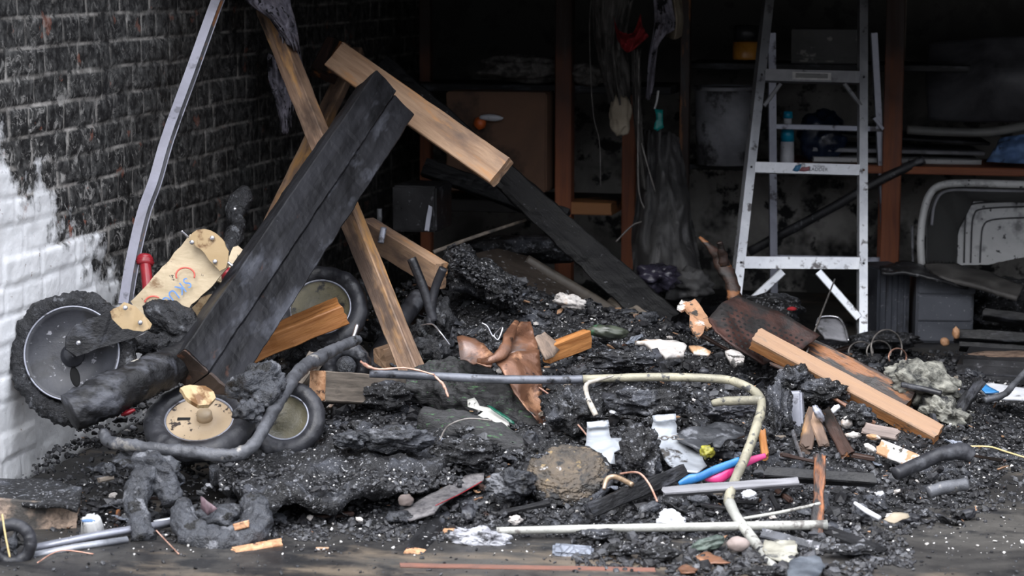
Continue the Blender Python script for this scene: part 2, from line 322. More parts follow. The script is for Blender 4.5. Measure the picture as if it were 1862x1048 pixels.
def tube(name, label, cat, pts, r, mat, parent=None, flat=1, nz=.0, fz=40, nseg=10, m=8, straight=False, group=None):
    P = [V(p) for p in pts]; rs = r if isinstance(r, (list, tuple)) else [r] * len(P)
    org_ = P[0].copy(); sid[0] += 1; s = V((sid[0], 0, 0))
    if straight: C = P; rr = list(rs)
    else:
        C = crom(P, m); rr = []
        for i in range(len(C)):
            u = i / (len(C) - 1) * (len(rs) - 1); k = min(int(u), len(rs) - 2); rr.append(rs[k] + (rs[k+1] - rs[k]) * (u - k))
    RR = []; up = None
    for i, c in enumerate(C):
        d = (C[min(i+1, len(C)-1)] - C[max(i-1, 0)]).normalized()
        if up is None: up = d.cross(F).normalized() if abs(d.dot(F)) < .95 else d.cross(Z).normalized()
        up = (up - d * up.dot(d)).normalized(); sd_ = d.cross(up)
        ring = []
        for j in range(nseg):
            a = 2 * math.pi * j / nseg
            v = (up * math.cos(a) + sd_ * math.sin(a) * flat)
            q = c + v * rr[i]
            k = 1 + nz * (noise.noise(q * fz + s) + .6 * noise.noise(q * fz * 2.7 + s))
            ring.append(c + v * rr[i] * k - org_)
        RR.append(ring)
    vs, fs = rings(RR)
    o = O(name, vs, fs, mat, Matrix.Translation(org_), parent)
    if label: T(o, label, cat, group)
    return o
def px(*pts): return [at(*p) for p in pts]
ICO = {}
def ico(sub):
    if sub not in ICO:
        bm = bmesh.new(); bmesh.ops.create_icosphere(bm, subdivisions=sub, radius=1)
        ICO[sub] = ([v.co.copy() for v in bm.verts], [tuple(v.index for v in f.verts) for f in bm.faces]); bm.free()
    return ICO[sub]
def lump_mesh(rx, ry, rz, amp=.35, fz=2.2, sub=4, ridge=.5, seed=0, fine=.08):
    vs, fs = ico(sub); s = V((seed * 5.3, seed * 2.9, seed * 1.3)); o = []
    for v in vs:
        n1 = noise.noise(v * fz + s); n2 = 1 - abs(noise.noise(v * fz * 2.1 + s)) * 2; n3 = noise.noise(v * fz * 6 + s)
        k = 1 + amp * n1 + amp * ridge * (n2 - .5) * .5 + fine * .5 * n3 + fine * .3 * noise.noise(v * fz * 14 + s)
        o.append(V((v.x * rx * k, v.y * ry * k, v.z * rz * k)))
    return o, fs
def lump(name, label, cat, px_, py_, D, rx, ry, rz, mat, rot=0, parent=None, n=None, group=None, **kw):
    """rx, ry: half sizes in photo pixels across and down; rz: half depth in metres"""
    sid[0] += 1; s = pxs(D)
    kw.setdefault('seed', sid[0])
    vs, fs = lump_mesh(rx * s, ry * s, rz, **kw)
    x = (R * math.cos(rot) + U * math.sin(rot))
    o = O(name, vs, fs, mat, frame(at(px_, py_, D), x, n or -F), parent)
    if label: T(o, label, cat, group)
    return o
def sheet(name, label, cat, poly, thick, mat, crumple=.01, fz=9, cuts=4, parent=None, smooth=True, group=None, world=False, fine=.3, maxe=.02):
    P = [V(p) for p in poly] if world else [at(*p) for p in poly]
    c = sum(P, V()) / len(P); sid[0] += 1; s = V((sid[0] * 2.3, 1, 7))
    bm = bmesh.new(); bm.faces.new([bm.verts.new(p - c) for p in P])
    bmesh.ops.triangulate(bm, faces=bm.faces[:])
    for _ in range(7):
        es = [e for e in bm.edges if e.calc_length() > maxe]
        if not es: break
        bmesh.ops.subdivide_edges(bm, edges=es, cuts=1, use_grid_fill=False)
        bmesh.ops.triangulate(bm, faces=bm.faces[:])
    bmesh.ops.recalc_face_normals(bm, faces=bm.faces[:]); bm.normal_update()
    nrm = sum((f.normal * f.calc_area() for f in bm.faces), V())
    if nrm.length < 1e-9: nrm = -F
    nrm.normalize()
    if nrm.dot(F) > 0: nrm = -nrm
    t1 = nrm.cross(Z + V((.01, .02, 0))).normalized(); t2 = nrm.cross(t1)
    for v in bm.verts:
        q = v.co
        d = noise.noise(q * fz + s) * crumple + noise.noise(q * fz * 3 + s) * crumple * fine
        e = V()
        if v.is_boundary: e = t1 * noise.noise(q * 50 + s) * .004 + t2 * noise.noise(q * 50 - s) * .004
        v.co = q + nrm * d + e
    vs = [v.co.copy() for v in bm.verts]; bm.verts.index_update(); nV = len(vs)
    fs = [tuple(v.index for v in f.verts) for f in bm.faces]
    bd = [(e.verts[0].index, e.verts[1].index) for e in bm.edges if e.is_boundary]
    bm.free()
    vs += [v - nrm * thick for v in vs]; F2 = fs + [tuple(i + nV for i in reversed(f)) for f in fs] + [(a, b, b + nV, a + nV) for a, b in bd]
    o = O(name, vs, F2, mat, Matrix.Translation(c), parent, smooth)
    if label: T(o, label, cat, group)
    return o
def patch(name, label, cat, rows, mat, thick=.003, nu=8, nv=8, fold=.01, ff=(30, 5), parent=None, group=None, ragged=.0):
    """rows: control rows of (px,py,D) from top to bottom, same count in each"""
    A = [[at(*p) for p in r] for r in rows]
    rs = [crom(r, nu) for r in A]
    cols = [crom([rs[i][j] for i in range(len(rs))], nv) for j in range(len(rs[0]))]
    nc, nr = len(cols), len(cols[0]); o0 = cols[0][0].copy(); sid[0] += 1; s = V((sid[0], 3, 1))
    vs = []
    for j in range(nr):
        for i in range(nc):
            p = cols[i][j]
            u, v = i / (nc - 1), j / (nr - 1)
            d = fold * (noise.noise(V((u * ff[0], v * ff[1], 0)) + s) + .4 * noise.noise(V((u * ff[0] * 2.5, v * ff[1] * 3, 4)) + s))
            q = p - F * d
            if ragged and j == nr - 1: q = q - Z * ragged * (noise.noise(V((u * 17, 1, 2)) + s) + .4)
            vs.append(q - o0)
    fs = [(j*nc+i, j*nc+i+1, (j+1)*nc+i+1, (j+1)*nc+i) for j in range(nr-1) for i in range(nc-1)]
    nV = len(vs); vs += [v + F * thick for v in vs]
    F2 = fs + [tuple(k + nV for k in reversed(f)) for f in fs]
    b = [j for j in range(nc)] + [j*nc+nc-1 for j in range(1, nr)] + [(nr-1)*nc+i for i in range(nc-2, -1, -1)] + [j*nc for j in range(nr-2, 0, -1)]
    for k in range(len(b)): F2.append((b[k], b[(k+1) % len(b)], b[(k+1) % len(b)] + nV, b[k] + nV))
    o = O(name, vs, F2, mat, Matrix.Translation(o0), parent)
    if label: T(o, label, cat, group)
    return o
def lathe(prof, n=64, nz=0, fz=6, seed=0, droop=0):
    RR = []; s = V((seed * 1.9, seed, 0))
    for (r, z) in prof:
        ring = []
        for j in range(n):
            a = 2 * math.pi * j / n; q = V((math.cos(a), math.sin(a), z * 8))
            k = 1 + nz * (noise.noise(q * fz + s) + .7 * noise.noise(q * fz * 3 + s))
            dd = droop * max(0, -math.sin(a)) ** 2 * r
            ring.append(V((math.cos(a) * r * k, math.sin(a) * r * k - dd, z + nz * .1 * noise.noise(q * fz + s))))
        RR.append(ring)
    return RR
def lath(name, prof, mat, M, parent=None, closed=True, n=64, label=None, cat=None, group=None, **kw):
    RR = lathe(prof, n, **kw)
    vs, fs = rings(RR, closed_ends=closed, loop=not closed)
    o = O(name, vs, fs, mat, M, parent)
    if label: T(o, label, cat, group)
    return o
def torus_prof(Rr, rw, rh, k=12): return [(Rr + rw * math.cos(2*math.pi*i/k), rh * math.sin(2*math.pi*i/k)) for i in range(k)]
def boxv(x0, x1, y0, y1, z0, z1):
    return [V((x, y, z)) for x in (x0, x1) for y in (y0, y1) for z in (z0, z1)], [(0,1,3,2),(4,6,7,5),(0,4,5,1),(2,3,7,6),(0,2,6,4),(1,5,7,3)]
def bbox(name, mat, M, x0, x1, y0, y1, z0, z1, parent=None, bev=.004, seg=2):
    vs, fs = boxv(x0, x1, y0, y1, z0, z1)
    bm = bmesh.new(); bv = [bm.verts.new(v) for v in vs]
    for f in fs: bm.faces.new([bv[i] for i in f])
    bmesh.ops.recalc_face_normals(bm, faces=bm.faces[:])
    bmesh.ops.bevel(bm, geom=bm.edges[:], offset=bev, segments=seg, affect='EDGES')
    bm.verts.index_update()
    vs = [v.co.copy() for v in bm.verts]; fs = [tuple(v.index for v in f.verts) for f in bm.faces]; bm.free()
    return O(name, vs, fs, mat, M, parent, False)
def text(name, body, size, M, mat, parent, ext=.0006, squeeze=1):
    cu = bpy.data.curves.new(name, 'FONT'); cu.body = body; cu.size = size; cu.extrude = ext; cu.align_x = 'CENTER'; cu.align_y = 'CENTER'
    tmp = bpy.data.objects.new(name, cu); col.objects.link(tmp); bpy.context.view_layer.update()
    me = bpy.data.meshes.new_from_object(tmp.evaluated_get(bpy.context.evaluated_depsgraph_get()))
    bpy.data.objects.remove(tmp)
    me.materials.clear(); me.materials.append(mat)
    o = bpy.data.objects.new(name, me); col.objects.link(o); o.parent = parent; o.matrix_basis = wm(parent).inverted() @ M @ Matrix.Diagonal((squeeze, 1, 1, 1))
    return o

# ================================================================ SETTING
# ---- left brick wall: real relief of bricks, mortar and chips
def brick_wall():
    y0, y1, z1 = 3.6, YB, 2.3; h = .0075
    ys = np.arange(y0, y1 + h, h); zs = np.arange(0, z1 + h, h)
    YY, ZZ = np.meshgrid(ys, zs, indexing='ij')
    X = np.zeros_like(YY); Mo = np.zeros_like(YY)
    cz, bl = .0715, .205
    rnd = np.random.RandomState(3)
    jit = rnd.uniform(-.05, .05, 64); hb = rnd.uniform(-.004, .004, (64, 64)); tone = rnd.uniform(0, 1, (64, 64)); ch = rnd.rand(64, 64)
    TO = np.zeros_like(YY)
    for i, y in enumerate(ys):
        for j, z in enumerate(zs):
            wz = z + .006 * noise.noise(V((y * 2.2, z * 3, 1))) + .004 * noise.noise(V((y * 9, z * 9, 5)))
            wy = y + .010 * noise.noise(V((y * 4, z * 6, 9)))
            r = int(wz / cz); fr = wz / cz - r
            L = bl if r % 3 else bl / 2
            uu = (wy + (r % 2) * bl / 2 + jit[r % 64]) / L; c = int(uu); fc = uu - c
            dz = min(fr, 1 - fr) * cz; dy = min(fc, 1 - fc) * L
            d = min(dz, dy)
            m = max(0, 1 - d / .007); Mo[i, j] = m
            e = min(1, d / .013)
            bulge = .0075 * math.sqrt(max(0, 1 - (1 - e) ** 2))
            n = noise.noise(V((y * 18, z * 18, 2))) * .003 + noise.noise(V((y * 55, z * 55, 2))) * .0016
            X[i, j] = XW - .009 + bulge + hb[r % 64, c % 64] * e + n
            TO[i, j] = tone[r % 64, c % 64]
    ny, nz = len(ys), len(zs)
    co = np.stack([X, YY, ZZ], -1).reshape(-1, 3)
    idx = np.arange(ny * nz).reshape(ny, nz)
    q = np.stack([idx[:-1, :-1], idx[1:, :-1], idx[1:, 1:], idx[:-1, 1:]], -1).reshape(-1, 4)
    me = bpy.data.meshes.new('wall_left')
    me.vertices.add(len(co)); me.vertices.foreach_set('co', co.ravel())
    me.loops.add(q.size); me.loops.foreach_set('vertex_index', q.ravel())
    me.polygons.add(len(q)); me.polygons.foreach_set('loop_start', np.arange(0, q.size, 4)); me.polygons.foreach_set('loop_total', np.full(len(q), 4))
    me.update(); me.validate()
    me.polygons.foreach_set('use_smooth', [True] * len(q))
    for nm, arr in (('mortar', Mo), ('tone', TO)):
        a = me.attributes.new(nm, 'FLOAT', 'POINT'); a.data.foreach_set('value', arr.ravel().astype(np.float32))
    o = bpy.data.objects.new('wall_left', me); col.objects.link(o); o['kind'] = 'structure'
    m = bpy.data.materials.new('sooted_painted_brick'); m.use_nodes = True; me.materials.append(m)
    n = m.node_tree; N = n.nodes; L = n.links; b = N['Principled BSDF']
    tc = N.new('ShaderNodeTexCoord'); sp = N.new('ShaderNodeSeparateXYZ'); L.new(tc.outputs['Object'], sp.inputs[0])
    def nz_(sc, det=6, ro=.62, vec=None, dist=0):
        t = N.new('ShaderNodeTexNoise'); t.inputs['Scale'].default_value = sc; t.inputs['Detail'].default_value = det; t.inputs['Roughness'].default_value = ro; t.inputs['Distortion'].default_value = dist
        L.new(vec or tc.outputs['Object'], t.inputs['Vector']); return t.outputs['Fac']
    def mth(op, a, b_=None, c=None, cl=False):
        t = N.new('ShaderNodeMath'); t.operation = op; t.use_clamp = cl
        for k, v in enumerate((a, b_, c)):
            if v is None: continue
            if isinstance(v, (int, float)): t.inputs[k].default_value = v
            else: L.new(v, t.inputs[k])
        return t.outputs[0]
    def mr(v, a, b_, c=0, d=1, cl=True):
        t = N.new('ShaderNodeMapRange'); t.clamp = cl; L.new(v, t.inputs[0]); t.inputs[1].default_value = a; t.inputs[2].default_value = b_; t.inputs[3].default_value = c; t.inputs[4].default_value = d; return t.outputs[0]
    def mix(f, a, b_):
        t = N.new('ShaderNodeMix'); t.data_type = 'RGBA'
        L.new(f, t.inputs['Factor']) if not isinstance(f, (int, float)) else None
        for k, v in (('A', a), ('B', b_)):
            if isinstance(v, tuple): t.inputs[k].default_value = (*v, 1)
            else: L.new(v, t.inputs[k])
        return t.outputs['Result']
    am = N.new('ShaderNodeAttribute'); am.attribute_name = 'mortar'; at_ = N.new('ShaderNodeAttribute'); at_.attribute_name = 'tone'
    # soot front: height above a line that falls with depth into the garage
    g = mth('SUBTRACT', sp.outputs['Z'], mr(sp.outputs['Y'], SOOT[0][0], SOOT[1][0], SOOT[0][1], SOOT[1][1], False))
    g = mth('ADD', g, mr(nz_(5), .3, .7, -.10, .10)); g = mth('ADD', g, mr(nz_(22), .3, .7, -.07, .07)); g = mth('ADD', g, mr(at_.outputs['Fac'], 0, 1, -.06, .06))
    soot = mr(g, -.02, .06)
    g2 = mr(g, .02, .55)
    paint = mix(mr(nz_(4), .35, .7), (.80, .81, .82), (.66, .67, .68))
    paint = mix(mr(nz_(60, 3), .68, .74), paint, (.25, .17, .14))
    paint = mix(mth('MULTIPLY', mr(nz_(9), .5, .72), mr(sp.outputs['Z'], .0, .16, .9, 0)), paint, (.10, .10, .10))
    sm = mix(mr(nz_(34, 6, .7), .44, .66), (.008, .008, .0085), (.070, .070, .068))       # mottled soot on paint
    sm = mix(mth('MULTIPLY', mr(nz_(24, 7, .78, dist=1.2), .53, .62), mr(g2, .0, 1.0, .95, .22)), sm, (.40, .39, .37))
    sm = mix(mth('MULTIPLY', mr(nz_(12, 5, .6), .635, .66), mr(g2, 0, 1, .9, .35)), sm, (.22, .075, .045))
    mo = mr(am.outputs['Fac'], .15, .75)
    mo = mth('MULTIPLY', mo, mth('MULTIPLY', mr(nz_(7, 8, .78), .43, .57), mr(g2, 0, 1, 1.0, .62)))
    sm = mix(mo, sm, (.42, .40, .37))
    c = mix(soot, paint, sm)
    L.new(c, b.inputs['Base Color']); b.inputs['Specular IOR Level'].default_value = .35
    L.new(mr(nz_(30), .3, .7, .5, .85), b.inputs['Roughness'])
    bp = N.new('ShaderNodeBump'); bp.inputs['Strength'].default_value = .5; bp.inputs['Distance'].default_value = .003
    L.new(nz_(90, 5), bp.inputs['Height']); L.new(bp.outputs[0], b.inputs['Normal'])
def wallpt(px_, py_):
    d = at(px_, py_, 1) - CAM; return CAM + d * ((XW - CAM.x) / d.x)
_a, _b = wallpt(20, 335), wallpt(235, 560)
SOOT = ((_a.y, _a.z), (_b.y, _b.z))
brick_wall()

def struct(name, vs, fs, mat): o = O(name, vs, fs, mat, smooth=False); o['kind'] = 'structure'; return o
floorm = mk('stained_asphalt', (.014, .0135, .014), (.060, .056, .050), 2.6, (1, 1.3, 1), rough=.5, bump=.7, bsc=60, bdist=.004, lo=.38, hi=.68, spots=[(2.2, .58, .72, (.115, .092, .068), (.7, 1.8, 1)), (5, .54, .68, (.009, .009, .010), (1, 1.4, 1)), (110, .76, .80, (.25, .24, .23), I3)])
struct('floor', *boxv(-9, 9, -8, YB + .1, -.1, 0), floorm)
backm = mk('sooted_back_plaster', (.16, .155, .14), (.42, .40, .37), 3.2, rough=.85, bump=.5, bsc=20, spots=[(2.2, .52, .66, (.03, .03, .028), I3), (9, .56, .64, (.02, .02, .02), I3)])
axis_tint(backm, .42, .85, (.035, .034, .031), 'Z', amp=.9, nsc=2.2, top=.93)  # plaster goes darker with height, over its random spots
struct('wall_back', *boxv(XW - .2, 4.4, YB, YB + .15, 0, 2.3), backm)
struct('wall_right', *boxv(4.4, 4.6, 3.9, YB + .1, 0, 2.3), backm)
sootm = mk('soot_black_boards', (.010, .010, .010), (.03, .028, .026), 3, rough=.9, bump=.3)
struct('ceiling', *boxv(XW - .2, 4.6, 5.75, YB + .15, 2.2, 2.3), sootm)
struct('shade_lintel', *boxv(XW - .2, 4.6, 5.75, 5.88, 1.46, 2.35), sootm)      # unseen lintel, set unusually low to shade the interior

# ---- debris bed
def bed():
    h = .0125; xs = np.arange(-1.75, 2.6, h); ys = np.arange(4.5, 8.6, h)
    vs = [(x, y, H(x, y) - .004) for x in xs for y in ys]
    idx = np.arange(len(xs) * len(ys)).reshape(len(xs), len(ys)); za = np.array([v[2] for v in vs])
    q = np.stack([idx[:-1, :-1], idx[1:, :-1], idx[1:, 1:], idx[:-1, 1:]], -1).reshape(-1, 4)
    q = q[(za[q].max(1) > -.012)]
    o = O('ash_bed', vs, [tuple(int(i) for i in f) for f in q], char)
    T(o, 'black heap of wet ash and charred debris covering the garage floor', 'ash', kind='stuff')
bed()
def chips(name, label, cat, N_, size, mat, region, flat=.45, elong=1.6, seed=1, lift=.3):
    rnd = random.Random(seed); vs = []; fs = []
    k = 0; tries = 0
    while k < N_ and tries < N_ * 6:
        tries += 1
        p = region(rnd)
        if p is None: continue
        k += 1
        s = size[0] * (size[1] / size[0]) ** (rnd.random() ** 1.8)
        e = Matrix.Rotation(rnd.random() * 6.28, 3, 'Z') @ Matrix.Rotation(rnd.uniform(-.7, .7), 3, 'X') @ Matrix.Rotation(rnd.uniform(-.7, .7), 3, 'Y')
        dx, dy, dz = s * rnd.uniform(1, elong), s, s * rnd.uniform(flat, 1)
        b0 = len(vs)
        iv, jf = ico(1)
        for v in iv:
            g = rnd.uniform(.55, 1.2)
            vs.append(p + V((0, 0, dz * lift)) + e @ V((v.x * dx * g, v.y * dy * g, v.z * dz * g)))
        for f in jf: fs.append(tuple(b0 + i for i in f))
    o = O(name, vs, fs, mat, smooth=False); T(o, label, cat, kind='stuff'); return o
def reg(px0, px1, D0, D1, hmin=-.012, nearpow=1.0):
    def f(rnd):
        D = D0 + (D1 - D0) * rnd.random() ** nearpow; p = at(rnd.uniform(px0, px1), 500, D)
        b = Hb(p.x, p.y)
        if b < hmin or p.x < XW + .03: return None
        return V((p.x, p.y, max(0, H(p.x, p.y))))
    return f
cc = mk('charcoal_bits', (.008, .008, .009), (.03, .03, .033), 30, rough=.5, bump=.5, bsc=120, island=[(0, (.006, .006, .007)), (.62, (.020, .020, .023)), (.85, (.055, .057, .064)), (1, (.12, .122, .13))])
cw = mk('plaster_bits', (.45, .44, .43), (.75, .74, .72), 30, rough=.85, bump=.5, island=[(0, (.25, .23, .21)), (.5, (.5, .49, .47)), (1, (.8, .79, .78))])
cb = mk('brown_bits', (.2, .1, .05), (.4, .2, .1), 30, rough=.7, bump=.5, island=[(0, (.06, .04, .03)), (.5, (.18, .10, .06)), (1, (.42, .26, .15))])
chips('charcoal_rubble', 'loose charcoal rubble strewn all over the ash heap', 'rubble', 22000, (.0025, .0105), cc, reg(-100, 1950, 4.85, 7.3, nearpow=1.15), seed=4)
chips('charcoal_lumps', 'coarse charcoal lumps mixed through the ash heap', 'rubble', 900, (.009, .022), cc, reg(150, 1750, 4.95, 7.0), seed=5, flat=.3)
chips('plaster_crumbs', 'white plaster crumbs sprinkled over the ash heap and floor', 'crumbs', 2400, (.0010, .0048), cw, reg(0, 1950, 4.7, 7.1, hmin=-.035), seed=6, lift=1.2)
chips('wood_splinters', 'small brown wood splinters scattered through the ash heap', 'splinters', 420, (.002, .007), cb, reg(100, 1850, 4.8, 7.0), seed=8, elong=5, lift=1.2)
chips('floor_grit', 'fine black grit scattered on the bare floor in front of the heap', 'grit', 3500, (.001, .006), cc, reg(-50, 1950, 4.5, 6.4, hmin=-1), seed=9, lift=.6)
# ================================================================ THE FALLEN TIMBERS
nA = (-F - R * .55 + Z * .1)
plank('timber', 'long brown stud leaning from top left, crossing behind the big black beam', 'timber', at(476, 10, 6.75), at(744, 682, 5.98), .056, .052, brn, n=nA, bow=.0, rough=.0015, ends=.003)
plank('timber', 'wide pale board lying across the top of the pile with a clean sawn end', 'timber', at(607, 97, 6.80), at(908, 309, 6.42), .093, .038, tan, n=(-F + Z * .1), rough=.0012, ends=.003)
plank('timber', 'thin pale stud leaning on the brick wall behind the big black beam', 'timber', at(645, 86, 7.25), at(472, 442, 6.62), .052, .036, brn, n=(-F - R * .35), rough=.0012)
plank('timber', 'short dark timber block behind the sawn left end of the wide pale board', 'timber', at(617, 74, 7.05), at(588, 128, 6.98), .085, .05, charbr, n=-F + Z * .2)
patch('pale_cloth', 'charred pale cloth draped over the top of the leaning brown stud', 'cloth', [[(425, -30, 6.72), (455, -30, 6.62), (490, -30, 6.60), (525, -30, 6.66)], [(446, 2, 6.70), (468, 12, 6.60), (500, 10, 6.58), (532, 20, 6.64)], [(486, 30, 6.66), (500, 42, 6.60), (520, 48, 6.58), (541, 55, 6.64)], [(508, 62, 6.66), (520, 74, 6.62), (534, 84, 6.62), (545, 92, 6.66)]], clothw, fold=.07, ff=(9, 6), thick=.004, ragged=.02)
patch('pale_cloth', 'darker tail of charred cloth hanging behind the leaning brown stud', 'cloth', [[(488, 95, 6.95), (500, 100, 6.9), (520, 80, 6.9), (545, 84, 6.95)], [(488, 140, 6.95), (502, 146, 6.9), (525, 150, 6.9), (550, 130, 6.95)], [(502, 190, 6.95), (512, 190, 6.9), (526, 185, 6.9), (536, 180, 6.95)], [(512, 236, 6.95), (518, 240, 6.9), (524, 236, 6.9), (530, 226, 6.95)]], clothw, fold=.06, ff=(7, 5), thick=.004, ragged=.02)
# the double beam
b0, b1 = at(382, 676, 5.38), at(722, 166, 6.40)
bx = (b1 - b0).normalized(); bn = -F + R * .05 - Z * .30; bn = (bn - bx * bn.dot(bx)).normalized(); by = bn.cross(bx)
beam = E('double_beam', b0, 'huge charred double beam propped diagonally across the pile', 'beam')
for sgn, ww in ((1, .085), (-1, .083)):
    hb_ = plank('half_beam', None, None, b0 + by * sgn * .0425 + bx * (.0 if sgn > 0 else .004) + bn * (0 if sgn > 0 else -.006), b1 + by * sgn * .0425 - bx * (0 if sgn > 0 else .012) + bn * (0 if sgn > 0 else -.006), ww, .095, beamm, n=bn, parent=beam, rough=.003, ends=.004, k=7, step=.015)
    plank('charred_end', None, None, b0 + by * sgn * .0425 - bx * .004 - bn * .002, b0 + by * sgn * .0425 + bx * .004 - bn * .002, ww * .97, .090, mk('brown_charred_end', (.016, .011, .009), (.060, .040, .032), 14, rough=.5, bump=.4, spots=[(9, .6, .75, (.16, .07, .04), I3)]), n=bn, parent=hb_, rough=.001, ends=.003, step=.004)
# black beams behind
plank('timber', 'long black charred rafter sloping down to the right behind the wide pale board', 'timber', at(690, 112, 7.15), at(1212, 592, 6.85), .105, .06, rafterm, n=-F - Z * .05, bow=.045, rough=.006, ends=.01, taper=(.62, 1.05))
plank('timber', 'thin charred rafter end lying beneath the black rafter near the cardboard', 'timber', at(770, 300, 7.5), at(1030, 395, 7.4), .06, .04, charw, n=-F + Z * .3, rough=.005)
plank('timber', 'grooved orange timber with ash on top, right of the leaning brown stud', 'timber', at(655, 420, 6.72), at(790, 504, 6.42), .080, .045, tan, n=-F - Z * .35, rough=.001, ends=.006)
plank('timber', 'thick orange broken timber sticking out from under the black beam', 'timber', at(430, 655, 5.92), at(629, 573, 6.0), .058, .085, org, n=-F - Z * .38, rough=.004, ends=.012, k=6)
plank('timber', 'grey scorched timber stub leaning below the black beam', 'timber', at(524, 712, 5.58), at(574, 640, 5.75), .042, .03, greyw, n=-F - R * .3, rough=.004, ends=.008)
nb = E('notched_board', at(592, 702, 5.52), 'thick board with a pale notched end below the leaning brown stud', 'board')
plank('board_body', None, None, at(592, 702, 5.55), at(742, 712, 5.92), .078, .045, greyw, n=-F + Z * .10, parent=nb, rough=.0015, ends=.004)
plank('sawn_end', None, None, at(589.5, 701.7, 5.544), at(592, 702, 5.55), .076, .043, endg, n=-F + Z * .10, parent=nb, rough=.001, ends=.001, step=.002)
plank('timber', 'small brown block tucked behind the foot of the leaning brown stud', 'timber', at(700, 655, 6.2), at(752, 636, 6.3), .062, .04, tan, n=-F - Z * .2, rough=.001)
plank('timber', 'pale orange plank lying on a dark beam at the right of the heap', 'timber', at(1376, 606, 5.98), at(1708, 784, 5.78), .052, .046, plankm, n=-F * .75 + Z * .75 + R * .1, rough=.0015, ends=.008)
plank('timber', 'dark charred beam with an orange streak behind the pale plank at right', 'timber', at(1330, 560, 6.30), at(1655, 730, 6.02), .075, .05, charbr, n=-F + Z * .55, rough=.004, ends=.012)
# pegboard
peg = E('pegboard', at(1300, 600, 6.1), 'torn brown pegboard full of small holes below the ladder', 'pegboard')
sheet('board_panel', None, None, [(1288, 578, 6.1), (1312, 552, 6.15), (1342, 536, 6.2), (1420, 568, 6.2), (1492, 610, 6.15), (1450, 640, 6.1), (1390, 662, 6.02), (1335, 628, 6.0), (1300, 600, 6.02)], .006, pegm, crumple=.006, parent=peg)
bpy.context.view_layer.update()
hs = []; hf = []; blk = mk('peg_hole_dark', (.004, .004, .004), (.006, .006, .006), 5, rough=.9, bump=0)
_pg = [o for o in peg.children][0]
def rz_(x, y):
    d = (at(x, y, 1) - CAM); M_ = wm(_pg).inverted()
    ok, loc, nn, ii = _pg.ray_cast(M_ @ CAM, (M_.to_3x3() @ d).normalized())
    return proj(wm(_pg) @ loc)[2] - .002 if ok else 9.5
for i in range(16):
    for j in range(8):
        pxx, pyy = 1308 + i * 10 + j * 3, 560 + i * 4.5 + j * 10 - 8
        if pxx > 1460 or pyy > 650 + (pxx - 1390) * .1 or pyy < 548 + (pxx - 1330) * .40: continue
        p = at(pxx, pyy, rz_(pxx, pyy)); b0_ = len(hs); s = .0045
        for a in range(6): hs.append(p + R * math.cos(a) * s + U * math.sin(a) * s)
        for a in range(6): hs.append(p + R * math.cos(a) * s + U * math.sin(a) * s + F * .05)
        if rz_(pxx, pyy) > 9: continue
        hv = [v - p for v in hs[-12:]]
        O('peg_hole', hv, [tuple(range(6))] + [(a, (a + 1) % 6, 6 + (a + 1) % 6, 6 + a) for a in range(6)], blk, Matrix.Translation(p), peg, False)

# twig
tw = E('broken_branch', at(1338, 545, 6.6), 'forked charred branch standing up left of the ladder foot', 'branch')
tube('stem', None, None, px((1340, 560, 6.6), (1330, 515, 6.62), (1312, 478, 6.65), (1298, 456, 6.68), (1272, 431, 6.7)), [.024, .022, .024, .014, .005], charbr, parent=tw, nz=.35, fz=50, flat=.6)
tube('fork', None, None, px((1318, 490, 6.64), (1314, 462, 6.62), (1308, 440, 6.6)), [.018, .014, .009], charbr, parent=tw, nz=.4, fz=60, flat=.6)

# ================================================================ LEANING METAL TRACK
tk = E('metal_track', at(225, 552, 5.72), 'tall lilac grey bent metal track leaning against the brick wall', 'metal track')
tp = [(408, -30, 6.28), (392, 0, 6.25), (345, 130, 6.12), (302, 248, 5.98), (278, 330, 5.92), (258, 385, 5.86), (238, 470, 5.80), (224, 552, 5.74)]
def strip(name, off, wd, th, mat, nrm, parent):
    P = [at(*p) for p in tp]; C = crom(P, 5); RR = []
    for i, c in enumerate(C):
        d = (C[min(i+1, len(C)-1)] - C[max(0, i-1)]).normalized(); n = (nrm - d * nrm.dot(d)).normalized(); y = d.cross(n)
        if y.dot(R) < 0: y = -y
        c = c + y * off - c * 0
        k = .0012 * noise.noise(c * 20)
        RR.append([c + y * wd/2 + n * k - P[-1], c - y * wd/2 + n * k - P[-1], c - y * wd/2 - n * (th - k) - P[-1], c + y * wd/2 - n * (th - k) - P[-1]])
    vs, fs = rings(RR); return O(name, vs, fs, mat, Matrix.Translation(P[-1]), parent, False)
strip('front_face', 0, .026, .004, trackm, -F - R * .1, tk)
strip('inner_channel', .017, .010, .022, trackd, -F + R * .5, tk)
strip('edge_lip', .024, .003, .024, trackm, -F + R * .5, tk)

# ================================================================ BALANCE BIKE (burnt) against the wall
bike = E('balance_bike', at(140, 720, 5.4), 'burnt wooden balance bike with a melted wheel, propped against the white wall', 'balance bike')
nW = (-F + R * .10 + Z * .16)
Mw = frame(at(134, 645, 5.40), R, nW)
prof = [(.130 + .024 * math.cos(a), .026 * math.sin(a)) for a in [2*math.pi*i/20 for i in range(20)]]
lath('melted_tire', prof, melt, Mw, bike, closed=False, n=300, nz=.07, fz=5.0, droop=.14, seed=6)
wd = lath('wheel_disc', [(.002, -.006), (.112, -.006), (.117, .0), (.117, .020), (.111, .024), (.107, .015), (.050, .012), (.048, .012), (.002, .012)], discg, Mw, bike, n=72)
lath('hub_boss', [(.002, .010), (.030, .010), (.028, .022), (.018, .026), (.016, .045), (.002, .046)], discg, Mw @ Matrix.Translation((.0, -.004, 0)), wd, n=28)
lath('disc_rim', [(.1135, .018), (.1175, .018), (.1175, .027), (.1135, .027)], alug, Mw, wd, closed=False, n=72, label='pale metal ring')
